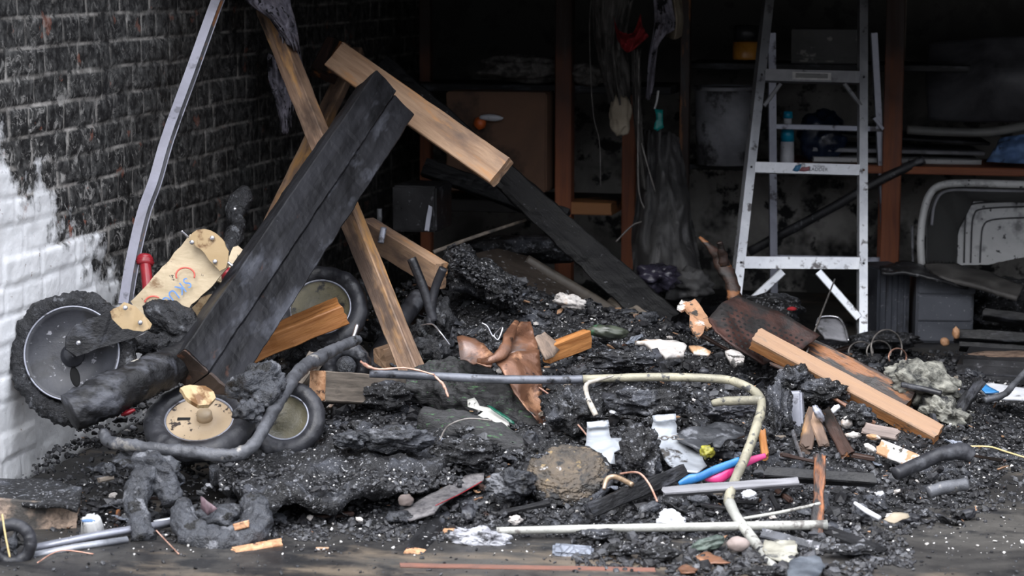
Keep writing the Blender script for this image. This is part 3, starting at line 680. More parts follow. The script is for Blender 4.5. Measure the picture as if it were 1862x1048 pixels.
lath('disc_slot', [(.001, .003), (.012, .003), (.016, .0), (.001, -.002)], blk, Mw @ Matrix.Translation((.008, -.058, .0125)) @ Matrix.Rotation(.25, 4, 'Z') @ Matrix.Diagonal((.75, 1.7, 1, 1)), wd, n=28)
def platepoly(name, poly, th, mat, parent, **k): return sheet(name, None, None, poly, th, mat, parent=parent, crumple=k.pop('crumple', .0012), smooth=False, **k)
D1 = 5.62
fr = platepoly('frame_plate', [(238, 548, D1), (262, 524, D1), (300, 480, D1+.01), (346, 428, D1+.02), (372, 436, D1+.02), (402, 468, D1+.02), (416, 484, D1+.02), (385, 520, D1+.01), (335, 568, D1), (300, 592, D1), (262, 590, D1)], .012, ply, bike)
pl2 = [(343, 437), (349, 425), (358, 418), (370, 416), (384, 419), (398, 429), (408, 442), (415, 458), (415, 474), (410, 486), (400, 494), (388, 482), (372, 462), (356, 447)]
he = platepoly('head_plate', [(x, y, D1 - .012) for x, y in pl2], .012, plyburn, bike)
fk = platepoly('fork_plate', [(125, 633, 5.33), (128, 612, 5.33), (150, 591, 5.335), (190, 574, 5.35), (226, 551, 5.37), (246, 556, 5.38), (262, 573, 5.39), (276, 590, 5.39), (272, 598, 5.39), (240, 611, 5.37), (180, 628, 5.34), (140, 641, 5.33)], .016, plyburn, bike)
sheet('charred_fork_end', None, None, [(119, 636, 5.315), (121, 612, 5.318), (138, 590, 5.322), (180, 574, 5.335), (200, 565, 5.345), (204, 580, 5.350), (222, 598, 5.360), (264, 604, 5.375), (240, 616, 5.365), (180, 634, 5.33), (140, 647, 5.32)], .02, charw, crumple=.003, parent=bike, smooth=False)
platepoly('rear_plate', [(228, 620, 5.58), (290, 596, 5.62), (350, 590, 5.62), (360, 604, 5.62), (300, 625, 5.6), (240, 640, 5.57)], .014, charw, bike)
for (x, y, D) in ((228, 560, 5.355), (255, 587, 5.375), (349, 441, 5.606), (386, 433, 5.606), (391, 476, 5.606), (143, 624, 5.308)):
    lath('bolt', [(.0005, .005), (.0045, .0045), (.0060, .003), (.0060, -.002), (.0005, -.002)], bolt, frame(at(x, y, D - .002), R, -F), bike, n=16)
tube('axle_bolt', None, None, px((330, 420, 5.61), (343, 432, 5.62)), .0028, bolt, parent=bike)
tube('axle_bolt', None, None, px((413, 477, 5.63), (423, 484, 5.63)), .004, bolt, parent=bike)
g = tube('handlebar_grip', None, None, px((263, 472, 5.82), (266, 495, 5.80), (270, 535, 5.78)), [.0150, .0145, .0155], red, parent=bike, nseg=18)
g['label'] = 'red ringed grip'
Mg = frame(at(263, 474, 5.82), R, (at(263, 450, 5.82) - at(266, 495, 5.80)).normalized())
lath('grip_cap', [(.001, .016), (.013, .014), (.018, .007), (.0175, .003), (.0205, .001), (.0175, -.002), (.0215, -.005), (.0185, -.008), (.0195, -.011), (.013, -.014), (.001, -.014)], red, Mg @ Matrix.Diagonal((1.22, 1.22, 1.1, 1)), g, n=36)
Mg2 = frame(at(413, 495, 5.74), R, Z + R * .2 - F * .4)
lath('handlebar_grip', [(.001, .008), (.016, .006), (.016, -.03), (.001, -.03)], red, Mg2, bike, n=24)
dv = (-R * .80 - U * .60).normalized(); Mt = frame(at(317, 532, D1 - .0035), dv, -F)
for i, (ch_, x, y, sz) in enumerate((('S', 340, 514, .040), ('K', 328, 525, .042), ('U', 315, 537, .042), ('U', 303, 549, .042), ('T', 291, 560, .042))):
    text('printed_letter', ch_, sz, frame(at(x, y, D1 - .006), dv, -F), letb, fr, squeeze=.8)
tube('printed_arc', None, None, [at(337 + 17 * math.cos(a), 501 - 14 * math.sin(a), D1 - .005) for a in [(-.35 + i * 3.9 / 14) for i in range(15)]], .0022, letr, parent=fr, m=2, nseg=6, flat=.4)
tube('printed_arc', None, None, [at(279 + 16 * math.cos(a), 552 - 13 * math.sin(a), D1 - .005) for a in [(.9 + i * 2.1 / 10) for i in range(11)]], .0022, letr, parent=fr, m=2, nseg=6, flat=.4)
for (x, y, r_, a) in ((282, 545, 3, .2), (288, 543, 3, .1)): pass
sheet('plywood_board', 'pale splintered plywood board tucked between bike and black beam', 'board', [(383, 507, 5.78), (404, 480, 5.80), (418, 462, 5.82), (424, 450, 5.83), (432, 447, 5.83), (440, 453, 5.83), (468, 460, 5.84), (440, 520, 5.80), (410, 515, 5.8)], .012, ply, crumple=.001, smooth=False)
sheet('plywood_board', 'amber plywood board lying low behind the melted lump', 'board', [(338, 572, 5.72), (368, 540, 5.76), (410, 528, 5.8), (440, 520, 5.82), (440, 575, 5.80), (380, 600, 5.74), (350, 600, 5.7)], .014, plyburn, crumple=.001, smooth=False)
lump('melted_lump', 'crumpled black melted lump stuck on the bike frame', 'melted lump', 322, 592, 5.53, 55, 33, .045, melt, rot=-.45, amp=.45, ridge=.6, fine=.16, fz=1.7, sub=5)
lump('melted_lump', 'black melted lump hanging below the bike frame', 'melted lump', 288, 628, 5.50, 42, 22, .035, melt, rot=.2, amp=.5, ridge=.8, fine=.16)
dr = E('melted_handle', at(420, 470, 6.0), 'black melted handle standing against the bricks behind the bike', 'melted handle')  # a handle of melted plastic, still with its bolt
tube('grip_blob', None, None, px((446, 340, 6.32), (438, 365, 6.30), (428, 392, 6.25), (434, 410, 6.2), (426, 430, 6.15), (416, 455, 6.1), (414, 480, 6.05)), [.012, .034, .028, .016, .030, .020, .022], melt, parent=dr, nz=.35, fz=30, nseg=16)
lath('bolt', [(.0005, .006), (.005, .005), (.006, .002), (.006, -.002), (.0005, -.002)], bolt, frame(at(427, 381, 6.20), R, -F), dr, n=14)
tube('charred_log', 'thick charred log lying under the burnt bike wheel', 'log', px((128, 752, 5.20), (190, 722, 5.24), (260, 690, 5.32), (338, 652, 5.46)), [.044, .052, .048, .044], charw, nz=.16, fz=34, nseg=40, m=18)
tube('cream_handle', 'curved cream plastic handle poking out behind the charred log', 'handle', px((214, 694, 5.36), (225, 679, 5.37), (245, 666, 5.38), (268, 657, 5.39)), [.006, .014, .0145, .012], cream, nseg=14)  # a handle, bent cream plastic
lump('red_plastic_scrap', 'small red plastic scrap peeping out beneath the charred log', 'plastic scrap', 233, 750, 5.26, 14, 5, .012, red, rot=.35, amp=.2, sub=3)

# ---- loose wheels
def wheel(name, label, cx, cy, D, n, Rt, rt, discmat, seed, squash=1, hub=True):
    e = E(name, at(cx, cy, D), label, 'wheel'); M = frame(at(cx, cy, D), R, n)
    lath('tire', torus_prof(Rt, rt * 1.0, rt * .9, 18), rubber, M, e, closed=False, n=160, nz=.022, fz=5, seed=seed)
    d = lath('wheel_disc', [(.002, -.004), (Rt - rt * .75, -.004), (Rt - rt * .72, .006), (Rt - rt * .95, .008), (Rt - rt * 1.15, .004), (.03, .005), (.002, .005)], discmat, M, e, n=72)
    lath('rim', [(Rt - rt * .98, .004), (Rt - rt * .80, .004), (Rt - rt * .80, .013), (Rt - rt * .98, .013)], alug, M, e, closed=False, n=72)
    if hub: lath('hub', [(.002, .0), (.020, .0), (.019, .022), (.015, .026), (.002, .026)], discmat, M @ Matrix.Translation((.012, .008, 0)), d, n=28)
    return e, M, d
e2, M2, d2 = wheel('loose_wheel', 'tan disc wheel with black tire lying nearly flat below the black beam', 363, 768, 5.36, (-F * .50 + Z * .80 - R * .05), .108, .028, disct, 1)
bbox('disc_slot', blk, M2, -.055, -.022, .000, .012, .003, .0056, d2, bev=.001)
sheet('saddle_plate', 'small rounded wooden plate resting on the hub of the tan wheel', 'wooden plate', [(327, 706, 5.28), (345, 700, 5.30), (372, 702, 5.32), (388, 712, 5.31), (392, 724, 5.29), (380, 736, 5.26), (362, 738, 5.25), (345, 728, 5.25)], .010, plyburn, crumple=.001, smooth=False)
wheel('loose_wheel', 'burnt wheel standing tilted right of the tan wheel', 518, 762, 5.42, (-F * .62 + R * .62 + Z * .30), .078, .022, olive, 2, hub=False)
wheel('loose_wheel', 'burnt wheel half hidden behind the thick orange timber', 583, 562, 6.18, (-F * .80 + R * .10 + Z * .45), .108, .026, olive, 3, hub=False)
cs = E('rubber_caster', at(628, 660, 5.95), 'burnt rubber hub of a wheel behind the notched board', 'caster')
lath('caster_tire', torus_prof(.045, .022, .026, 12), rubber, frame(at(630, 665, 5.95), R, -F + R * .5), cs, closed=False, n=48, nz=.05, seed=7)
lath('caster_hub', [(.001, -.01), (.028, -.01), (.026, .03), (.012, .04), (.001, .04)], meltg, frame(at(630, 668, 5.93), R, -F + R * .3 + Z * .2), cs, n=32)
tube('caster_strut', None, None, px((650, 590, 5.98), (640, 622, 5.96)), .0055, bolt, parent=cs)
tube('grey_handlebar', 'bent grey burnt handlebar tube curling in front of the wheels', 'handlebar', px((186, 786, 5.22), (200, 804, 5.2), (240, 810, 5.16), (300, 818, 5.13), (350, 822, 5.12), (400, 829, 5.11), (440, 824, 5.12), (468, 800, 5.15), (495, 752, 5.25), (522, 706, 5.36), (548, 672, 5.48), (580, 652, 5.58), (612, 634, 5.68), (650, 618, 5.78)), [.014, .0145, .0145, .0145, .016, .0165, .0165, .015, .016, .016, .017, .019, .015, .013], pipe, nz=.20, fz=60, nseg=16, m=14)
lump('melted_lump', 'grey melted lump beside the foot of the big black beam', 'melted lump', 470, 706, 5.30, 48, 42, .05, meltg, rot=.6, amp=.45, ridge=.6, fine=.16, fz=1.5, sub=5)
lump('melted_lump', 'small grey melted blob under the grey handlebar', 'melted lump', 452, 748, 5.22, 24, 18, .03, meltg, amp=.6, fine=.2)
for (cx, cy, D, rx, ry, lab) in ((800, 582, 6.25, 24, 38, 'black melted lump right of the leaning brown stud'), (782, 640, 6.15, 34, 26, 'black melted lump at the foot of the leaning brown stud'), (770, 610, 6.3, 22, 28, 'black melted fold hanging over the dark hollow'), (655, 540, 6.35, 26, 34, 'black melted lump right of the half hidden wheel'), (700, 600, 6.4, 30, 30, 'black melted lump in the hollow behind the leaning stud'), (560, 645, 6.1, 40, 30, 'black melted lump beneath the thick orange timber')):
    lump('melted_lump', lab, 'melted lump', cx, cy, D, rx, ry, .05, melt, amp=.5, ridge=.9, fine=.14)
tube('black_pipe', 'straight black pipe with a round end standing in the hollow', 'pipe', px((748, 470, 6.2), (772, 530, 6.2), (788, 585, 6.2)), .0135, rubber, nseg=14)
tube('black_pipe', 'short black pipe leaning towards the grooved orange timber', 'pipe', px((806, 488, 6.18), (790, 530, 6.2), (782, 590, 6.2)), .0125, rubber, nseg=12)
tube('black_pipe', 'thick blue black hose running behind the leaning brown stud', 'hose', px((762, 540, 6.5), (725, 590, 6.4), (690, 645, 6.3), (668, 690, 6.2)), .028, rubber, nseg=18)
tube('metal_bracket', 'small grey bracket with a bolt above the grooved orange timber', 'bracket', px((690, 380, 6.75), (690, 410, 6.74), (686, 430, 6.7)), .0085, pipe, flat=.5)
tube('metal_bracket', 'short pale bracket above the left end of the grooved orange timber', 'bracket', px((698, 414, 6.6), (692, 442, 6.58)), .0095, alug, flat=.5)
tube('wire', 'thin bent wire frame left of the dark hollow', 'wire', px((766, 592, 6.1), (786, 590, 6.05), (800, 604, 6.0), (818, 628, 6.0)), .0025, bolt, nseg=6)
tube('wire', 'crumpled white wire above the brown sheet', 'wire', px((876, 588, 6.0), (886, 594, 6.0), (896, 612, 6.0), (902, 606, 6.0), (914, 596, 5.98), (906, 618, 5.97), (898, 612, 5.97)), .003, bolt, nseg=6)

# ================================================================ FRAME TUBE
ff = E('tube_frame', at(1330, 925, 5.05), 'long bent metal chair frame lying over the middle of the heap', 'tube frame')
tube('dark_rail', None, None, px((672, 679, 5.6), (760, 683, 5.6), (900, 690, 5.56), (1010, 691, 5.56), (1060, 690, 5.56)), [.011] * 5, frameg, parent=ff, nz=.05, fz=60, nseg=14)
tube('bent_rail', None, None, px((1060, 690, 5.56), (1200, 686, 5.54), (1310, 690, 5.50), (1345, 698, 5.46), (1374, 714, 5.42), (1385, 736, 5.36), (1376, 775, 5.28), (1358, 825, 5.20), (1338, 870, 5.12), (1325, 908, 5.06), (1330, 925, 5.04)), [.0105, .0105, .011, .011, .011, .011, .012, .012, .0115, .0115, .012], framem, parent=ff, nz=.08, fz=60, nseg=14)
tube('lower_leg', None, None, px((1327, 915, 5.05), (1340, 942, 4.98), (1372, 985, 4.88), (1408, 1032, 4.70)), [.013, .012, .012, .009], framel, parent=ff, nz=.05, nseg=14)
tube('cross_rail', None, None, px((1296, 734, 5.45), (1320, 730, 5.43), (1388, 728, 5.37)), [.009, .011, .012], framem, parent=ff, nz=.1, nseg=12)
tube('white_pole', 'straight pale metal pole lying along the front of the heap', 'pole', px((903, 966, 4.93), (1130, 961, 4.94), (1504, 955, 4.96)), [.0085, .0095, .0115], framel, nseg=14, nz=.04, fz=50)
tube('thin_rod', 'thin grey rod lying under the straight pale pole', 'rod', px((1085, 982, 4.93), (1240, 998, 4.87), (1390, 1010, 4.82)), .0035, framel, nseg=8)
tube('thin_rod', 'thin grey rod crossing between the bent chair frame and upright stick', 'rod', px((1350, 944, 5.0), (1420, 932, 5.0), (1492, 916, 5.0)), .004, framel, nseg=8)
tube('copper_wire', 'frayed copper wire end hanging from the dark tube, left', 'wire', px((790, 684, 5.56), (806, 700, 5.54), (815, 722, 5.5)), [.0025, .004, .003], wirec, nz=.5, fz=90)
tube('copper_wire', 'frayed copper wire tied round the left end of the dark tube', 'wire', px((656, 658, 5.6), (672, 668, 5.58), (690, 672, 5.58), (740, 670, 5.58), (790, 682, 5.56)), [.003, .005, .003, .0025, .0025], wirec, nz=.5, fz=90)
tube('pale_cable', 'cracked pale cable hanging below the middle of the long tube', 'cable', px((1115, 684, 5.52), (1085, 692, 5.5), (1066, 700, 5.48), (1068, 722, 5.47), (1076, 740, 5.45), (1084, 756, 5.44)), [.002, .005, .006, .0062, .0075, .007], mk('cracked_cable', (.30, .27, .23), (.5, .46, .4), 50, rough=.6, bump=.4, spots=[(30, .6, .66, (.04, .04, .04), I3)]), nz=.1)
tube('copper_wire', 'thin pinkish wire snaking down right of the brown sheet', 'wire', px((980, 705, 5.6), (1003, 722, 5.58), (1025, 752, 5.5), (1050, 772, 5.46), (1072, 798, 5.36)), .0022, wirec)
tube('wire', 'dark thin wire arching over the white paper scrap', 'wire', px((800, 800, 5.3), (815, 775, 5.36), (850, 762, 5.4), (895, 765, 5.4)), .0022, wired)
tube('copper_wire', 'brown wire arching over the black slat near the front', 'wire', px((1128, 862, 5.14), (1160, 860, 5.1), (1180, 880, 5.06), (1195, 912, 5.0)), .0024, wirec)

# ================================================================ MIDDLE OF THE HEAP
cop = E('brown_sheet', at(960, 700, 5.7), 'crumpled scorched brown sheet standing in the middle of the heap', 'metal sheet')
sheet('upper_fold', None, None, [(946, 582, 5.82), (964, 581, 5.80), (974, 612, 5.74), (980, 645, 5.70), (940, 640, 5.67), (905, 652, 5.66), (918, 618, 5.74), (934, 596, 5.80)], .004, copper, crumple=.016, fz=14, parent=cop)
sheet('main_face', None, None, [(898, 655, 5.64), (940, 638, 5.66), (981, 636, 5.70), (986, 690, 5.66), (992, 740, 5.62), (1003, 800, 5.56), (975, 762, 5.55), (945, 720, 5.58), (918, 686, 5.60)], .004, copper, crumple=.014, fz=11, parent=cop)
tube('rolled_edge', None, None, px((940, 585, 5.76), (926, 610, 5.70), (915, 640, 5.64), (890, 655, 5.62), (868, 656, 5.64)), [.008, .014, .015, .011, .006], copper, parent=cop, nz=.3, fz=30, flat=.5)
sheet('curled_corner', None, None, [(832, 617, 5.72), (850, 614, 5.74), (880, 628, 5.7), (898, 642, 5.66), (892, 662, 5.60), (860, 662, 5.62), (838, 650, 5.66)], .004, copper, crumple=.03, fz=14, parent=cop)
tube('rolled_rug', 'rolled charred rug with green flecks in the middle of the heap', 'rug', px((745, 700, 5.80), (810, 702, 5.78), (870, 722, 5.74), (940, 760, 5.68), (1000, 815, 5.60)), [.045, .070, .078, .072, .04], rug, nz=.25, fz=24, nseg=70, m=26)
tube('rolled_rug', 'inner layer of charred rug showing under the torn white paper', 'rug', px((770, 760, 5.58), (830, 778, 5.54), (900, 800, 5.5), (960, 822, 5.46)), [.03, .045, .045, .02], rug, nz=.3, fz=15, nseg=30, m=10)
pp = sheet('torn_paper', 'torn grey white paper label stuck on the charred rug', 'paper', [(850, 728, 5.60), (862, 724, 5.60), (874, 738, 5.58), (900, 745, 5.56), (926, 768, 5.52), (926, 784, 5.50), (908, 780, 5.49), (885, 764, 5.51), (862, 757, 5.53), (880, 748, 5.55), (850, 740, 5.58)], .002, paper, crumple=.004)
sheet('green_strip', 'thin dark green strip across the torn white paper', 'strip', [(885, 737, 5.545), (893, 739, 5.545), (935, 766, 5.50), (936, 772, 5.495), (905, 752, 5.52)], .002, mk('dark_green_plastic', (.0, .05, .03), (.01, .10, .06), 20, rough=.4), crumple=.002)
plank('timber', 'short orange block lying in ash right of the brown sheet', 'timber', at(1003, 645, 5.95), at(1075, 618, 6.08), .052, .03, org, n=-F - Z * .25, rough=.002, ends=.006)
sheet('torn_board', 'greyish torn board piece beside the short orange block', 'board', [(972, 612, 5.9), (990, 604, 5.95), (1020, 630, 6.0), (1008, 650, 5.92), (992, 655, 5.88)], .006, mk('grey_tan_board', (.14, .11, .09), (.34, .25, .19), 20, rough=.8, bump=.6), crumple=.004)
lump('insulation_clump', 'ash covered clump overhanging the dark hollow', 'clump', 868, 503, 6.50, 62, 34, .11, char, rot=-.45, amp=.4, ridge=.8, fine=.14, sub=5)
lump('insulation_clump', 'grey ash clump right below the thin stick', 'clump', 905, 525, 6.45, 40, 30, .10, char, rot=-.5, amp=.4, ridge=.8, fine=.16, sub=5)
lump('insulation_clump', 'pointed grey ash clump beside the grooved orange timber', 'clump', 838, 470, 6.55, 26, 24, .07, char, amp=.5, ridge=.9, fine=.16)
chips('ash_crumbs', 'black and grey crumbs covering the overhanging clumps', 'crumbs', 900, (.003, .009), cc, lambda rnd: (lambda u, v: at(820 + u * 130, 452 + u * 80 + v * 46 - 10, 6.44 + v * -.05 + rnd.uniform(-.06, .02)))(rnd.random(), rnd.random()), seed=21, lift=0)
tube('thin_stick', 'thin grey wooden stick lying above the ash clump', 'stick', px((788, 459, 6.9), (860, 432, 6.98), (957, 400, 7.1)), [.0065, .006, .0045], greyw, nz=.1, flat=.6)
sheet('leaning_sheet', 'broad sooty brown panel leaning down behind the ash clump', 'panel', [(860, 462, 6.95), (905, 452, 7.05), (968, 468, 7.1), (1050, 520, 7.05), (1142, 582, 6.95), (1060, 600, 6.7), (960, 560, 6.65), (905, 520, 6.6)], .015, panelm, crumple=.004, smooth=False)
tube('rounded_trim', 'rounded grey brown rail along the sooty brown panel', 'rail', px((958, 472, 7.06), (1010, 504, 7.02), (1080, 545, 6.95), (1145, 586, 6.85)), [.016, .018, .018, .016], mk('grey_brown_edge', (.05, .042, .036), (.10, .085, .07), 10, rough=.5, bump=.2), flat=.5, nseg=12)
plank('timber', 'greyed flat board beneath the lower end of the black rafter', 'timber', at(1112, 540, 6.95), at(1192, 588, 6.75), .045, .02, greyw, n=-F + Z * .5, rough=.003, ends=.008)
lump('plaster_chunk', 'white and brown plaster chunk on top of the heap, centre', 'plaster chunk', 1036, 549, 6.50, 27, 13, .025, plaster, rot=-.25, amp=.5, ridge=.8, sub=4)
sheet('plaster_shard', 'upright brown and white plaster shard left of the pegboard', 'plaster shard', [(1234, 552, 6.28), (1240, 546, 6.28), (1250, 549, 6.28), (1264, 543, 6.28), (1275, 560, 6.27), (1286, 574, 6.25), (1297, 592, 6.22), (1288, 600, 6.18), (1283, 594, 6.17), (1272, 614, 6.16), (1262, 604, 6.17), (1254, 592, 6.2), (1256, 572, 6.22), (1246, 562, 6.25), (1239, 566, 6.25), (1232, 559, 6.26)], .008, plasterb, crumple=.007, fz=30, smooth=False)
sheet('plaster_shard', 'flat white plaster shard lying above the long tube', 'plaster shard', [(1154, 620, 6.02), (1175, 614, 6.05), (1230, 618, 6.05), (1248, 628, 6.0), (1244, 642, 5.93), (1222, 648, 5.9), (1210, 650, 5.88), (1192, 634, 5.94), (1172, 622, 6.0)], .012, plaster, crumple=.014, fz=18)
sheet('plaster_shard', 'small white plaster shard left of the pale orange plank', 'plaster shard', [(1318, 640, 6.0), (1340, 636, 6.02), (1354, 650, 5.98), (1352, 662, 5.95), (1335, 660, 5.95)], .012, plaster, crumple=.012, fz=22)
sheet('plaster_shard', 'thin white plaster shard lying beside the flat white shard', 'plaster shard', [(1252, 628, 5.98), (1270, 630, 5.98), (1292, 640, 5.96), (1288, 646, 5.94), (1262, 640, 5.95)], .008, plaster, crumple=.008, fz=22)
lump('green_bottle', 'dark green scorched bottle shape lying in the ash', 'bottle', 1105, 604, 6.12, 38, 13, .03, mk('green_grey_glass', (.02, .022, .018), (.06, .07, .05), 20, rough=.35, bump=.4, spots=[(14, .6, .68, (.05, .13, .07), I3)]), rot=-.1, amp=.15, fine=.04)
plank('timber', 'narrow charred slat standing above the long tube', 'timber', at(1190, 634, 5.92), at(1212, 680, 5.6), .018, .006, charw, rough=.001)
lump('round_cap', 'small round dark cap beside the long tube', 'cap', 1280, 676, 5.62, 10, 6, .012, rubber, amp=.1, sub=3, fine=.02)
# white brackets
bk = E('sheet_metal_bracket', at(1098, 800, 5.35), 'white sheet metal bracket half buried left of the other', 'bracket')
sheet('plate', None, None, [(1067, 775, 5.40), (1107, 771, 5.40), (1108, 790, 5.36), (1112, 797, 5.34), (1132, 798, 5.33), (1132, 815, 5.30), (1116, 822, 5.28), (1118, 842, 5.26), (1100, 842, 5.26), (1082, 830, 5.28), (1062, 814, 5.30), (1068, 795, 5.36)], .003, steel, crumple=.006, parent=bk)
sheet('folded_lip', None, None, [(1066, 768, 5.38), (1107, 764, 5.38), (1108, 776, 5.372), (1067, 779, 5.372)], .004, steel, crumple=.001, parent=bk)
bk = E('sheet_metal_bracket', at(1240, 800, 5.35), 'larger white sheet metal bracket with a chain across it', 'bracket')
sheet('plate', None, None, [(1188, 764, 5.42), (1229, 760, 5.42), (1231, 785, 5.38), (1250, 806, 5.34), (1275, 826, 5.30), (1285, 846, 5.26), (1268, 862, 5.22), (1240, 860, 5.22), (1214, 848, 5.26), (1200, 820, 5.30), (1182, 798, 5.36)], .003, steel, crumple=.008, parent=bk)
sheet('folded_lip', None, None, [(1186, 757, 5.40), (1228, 752, 5.40), (1230, 764, 5.392), (1188, 768, 5.392)], .004, steel, crumple=.001, parent=bk)
for i in range(7):
    a = at(1180 + i * 9.5, 788 + 4 * math.sin(i * .9) + i * 2.4, 5.30 - i * .008)
    dx = (R * .0085); dy = (U * .004 if i % 2 else -F * .004)
    e_ = tube('chain_link', ('leftmost', 'second from left', 'third from left', 'middle', 'third from right', 'second from right', 'rightmost')[i] + ' rusty chain link lying across the larger white bracket', 'chain link', [a - dx, a - dx * .6 + dy, a + dx * .6 + dy, a + dx, a + dx * .6 - dy, a - dx * .6 - dy, a - dx], .0014, wired, m=3, nseg=6, group='chain links over the bracket')
sheet('jagged_tray', 'dark grey tray with a zigzag edge right of the white brackets', 'tray', [(1228, 792, 5.34), (1250, 780, 5.40), (1300, 772, 5.44), (1352, 776, 5.42), (1354, 788, 5.38), (1338, 800, 5.34), (1322, 798, 5.33), (1308, 812, 5.30), (1298, 808, 5.30), (1296, 798, 5.32), (1270, 814, 5.28), (1248, 806, 5.3)], .006, mk('grey_tray_plastic', (.014, .015, .017), (.05, .053, .06), 14, rough=.45, bump=.8, spots=[(12, .6, .7, (.14, .145, .16), I3)]), crumple=.014, fz=16)
lump('yellow_scrap', 'small olive yellow scrap beneath the zigzag tray', 'plastic scrap', 1286, 822, 5.24, 13, 12, .015, mk('olive_yellow', (.10, .09, .01), (.30, .28, .03), 30, rough=.5), amp=.4)
dk = E('crusted_disc', at(1030, 865, 5.15), 'large ochre crusted burnt disc lying tilted near the front', 'disc')
vs, fs = lump_mesh(.096, .085, .024, amp=.16, fz=3.2, sub=6, ridge=.8, fine=.16, seed=3)
O('crusted_face', vs, fs, disccrust, frame(at(1032, 862, 5.18), R, -F * .62 + Z * .75 + R * -.1), dk)
tube('burnt_rim', None, None, [at(1032, 862, 5.18) + (lambda M_: (M_.to_3x3() @ V((.098 * math.cos(a), .086 * math.sin(a), -.006))))(frame(V(), R, -F * .62 + Z * .75 - R * .1)) for a in [i * 2 * math.pi / 24 for i in range(25)]], .011, char, parent=dk, nz=.5, fz=30, m=3)
tube('brass_handle', 'bent brassy handle right of the crusted disc', 'handle', px((1098, 890, 5.1), (1104, 872, 5.12), (1120, 868, 5.12), (1150, 882, 5.08)), [.004, .0065, .0065, .006], mk('tarnished_brass', (.25, .16, .08), (.42, .33, .26), 20, rough=.35, metal=.5), nseg=10)  # a loose metal handle, bent and tarnished
tube('blue_ribbon', 'bright blue plastic strap lying by the bent chair frame', 'plastic strap', px((1234, 880, 5.16), (1255, 872, 5.16), (1272, 868, 5.16), (1300, 855, 5.18), (1345, 838, 5.2)), [.004, .012, .010, .010, .009], blue, flat=.5, nseg=12)
tube('pink_ribbon', 'hot pink plastic strap twisted round the blue strap', 'plastic strap', px((1282, 872, 5.18), (1310, 870, 5.18), (1332, 856, 5.2), (1360, 840, 5.24), (1392, 829, 5.26)), [.004, .012, .010, .010, .006], pink, flat=.5, nseg=12)
plank('timber', 'short black slat sloping up towards the blue strap', 'timber', at(1074, 930, 5.00), at(1248, 856, 5.20), .034, .02, charw, rough=.003, ends=.006)
plank('timber', 'greyed flat slat lying under the blue and pink straps', 'slat', at(1206, 892, 5.06), at(1452, 874, 5.10), .020, .02, mk('silver_grey_wood', (.12, .12, .13), (.26, .26, .28), 6, GR, rough=.6, bump=.3), n=-F + Z * .6, rough=.002, ends=.006)
lump('plaster_chunk', 'white plaster lump crossed by the straight pale pole', 'plaster chunk', 1222, 950, 4.99, 24, 20, .02, whiteb, rot=-.5, amp=.45, ridge=.7)
lump('plaster_chunk', 'small bright plaster lump right of the bent chair frame', 'plaster chunk', 1362, 900, 5.06, 13, 8, .012, whiteb, amp=.5)
lump('plaster_chunk', 'small bright plaster lump left of the straight pale pole', 'plaster chunk', 938, 946, 4.99, 12, 8, .012, plaster, amp=.5)
st = plank('upright_stick', 'charred stick with an orange burnt middle standing at front right', 'stick', at(1494, 826, 5.10), at(1486, 978, 4.93), .031, .022, mk('orange_charred_stick', (.010, .008, .008), (.26, .095, .035), 9, (1, 3, 3), rough=.5, bump=.5, lo=.46, hi=.60), rough=.006, ends=.012, taper=(.85, .9))
plank('timber', 'long flat charred board behind the upright stick at the front', 'timber', at(1392, 856, 5.16), at(1592, 870, 5.14), .028, .03, charw, n=-F + Z * .6, rough=.004, ends=.01)
plank('timber', 'long grey bar sloping to the lower right corner', 'timber', at(1385, 968, 4.92), at(1645, 1032, 4.72), .022, .018, mk('grey_ashed_bar', (.03, .032, .037), (.10, .105, .12), 14, rough=.7, bump=.8, spots=[(30, .6, .68, (.26, .26, .28), I3)]), n=-F + Z * .6, rough=.003, ends=.008)
tube('charred_pipe', 'short charred pipe with a lumpy end, right of the pale plank', 'pipe', px((1628, 862, 5.28), (1680, 840, 5.32), (1715, 826, 5.34), (1750, 822, 5.36), (1768, 832, 5.36)), [.016, .018, .018, .022, .018], rubber, nz=.12, nseg=18)
tube('charred_pipe', 'shorter grey charred pipe in front of the lumpy pipe', 'pipe', px((1688, 896, 5.12), (1720, 886, 5.13), (1758, 882, 5.14)), [.014, .015, .015], pipe, nz=.1, nseg=16)
tube('white_tube', 'short bright white tube lying on the ground at front right', 'tube', px((1554, 915, 5.06), (1576, 930, 5.03), (1600, 943, 5.0)), [.004, .0062, .0055], whiteb, nseg=12)
sheet('fallen_leaf', 'small grey beige flake at the right end of the white tube', 'flake', [(1608, 944, 5.0), (1625, 932, 5.02), (1650, 934, 5.01), (1655, 940, 5.0), (1625, 950, 4.98)], .002, beige, crumple=.006, fz=30)
tube('yellow_straw', 'dry yellow straw stem lying on the floor at far right', 'straw', px((1764, 812, 5.48), (1800, 813, 5.47), (1830, 822, 5.43), (1866, 833, 5.38)), .0022, straw, nseg=6)
plank('timber', 'charred stub with a pale splintered end pointing to the viewer', 'timber', at(803, 928, 5.13), at(757, 998, 4.84), .05, .035, charw, n=-F * .7 + Z * .7, rough=.003, ends=.003)
plank('splintered_end', 'pale splintered wood end of the charred stub in the foreground', 'splinter', at(757, 998, 4.84), at(752, 1006, 4.81), .046, .03, endg, n=-F * .7 + Z * .7, rough=.002, ends=.01, step=.004)
stb = E('charred_stub', at(830, 955, 5.0), 'charred stub with a ribbed pale end beside the white ash chunk', 'timber')
plank('stub_body', None, None, at(838, 920, 5.2), at(824, 962, 5.0), .052, .035, charw, n=-F * .6 + Z * .8, parent=stb, rough=.003)
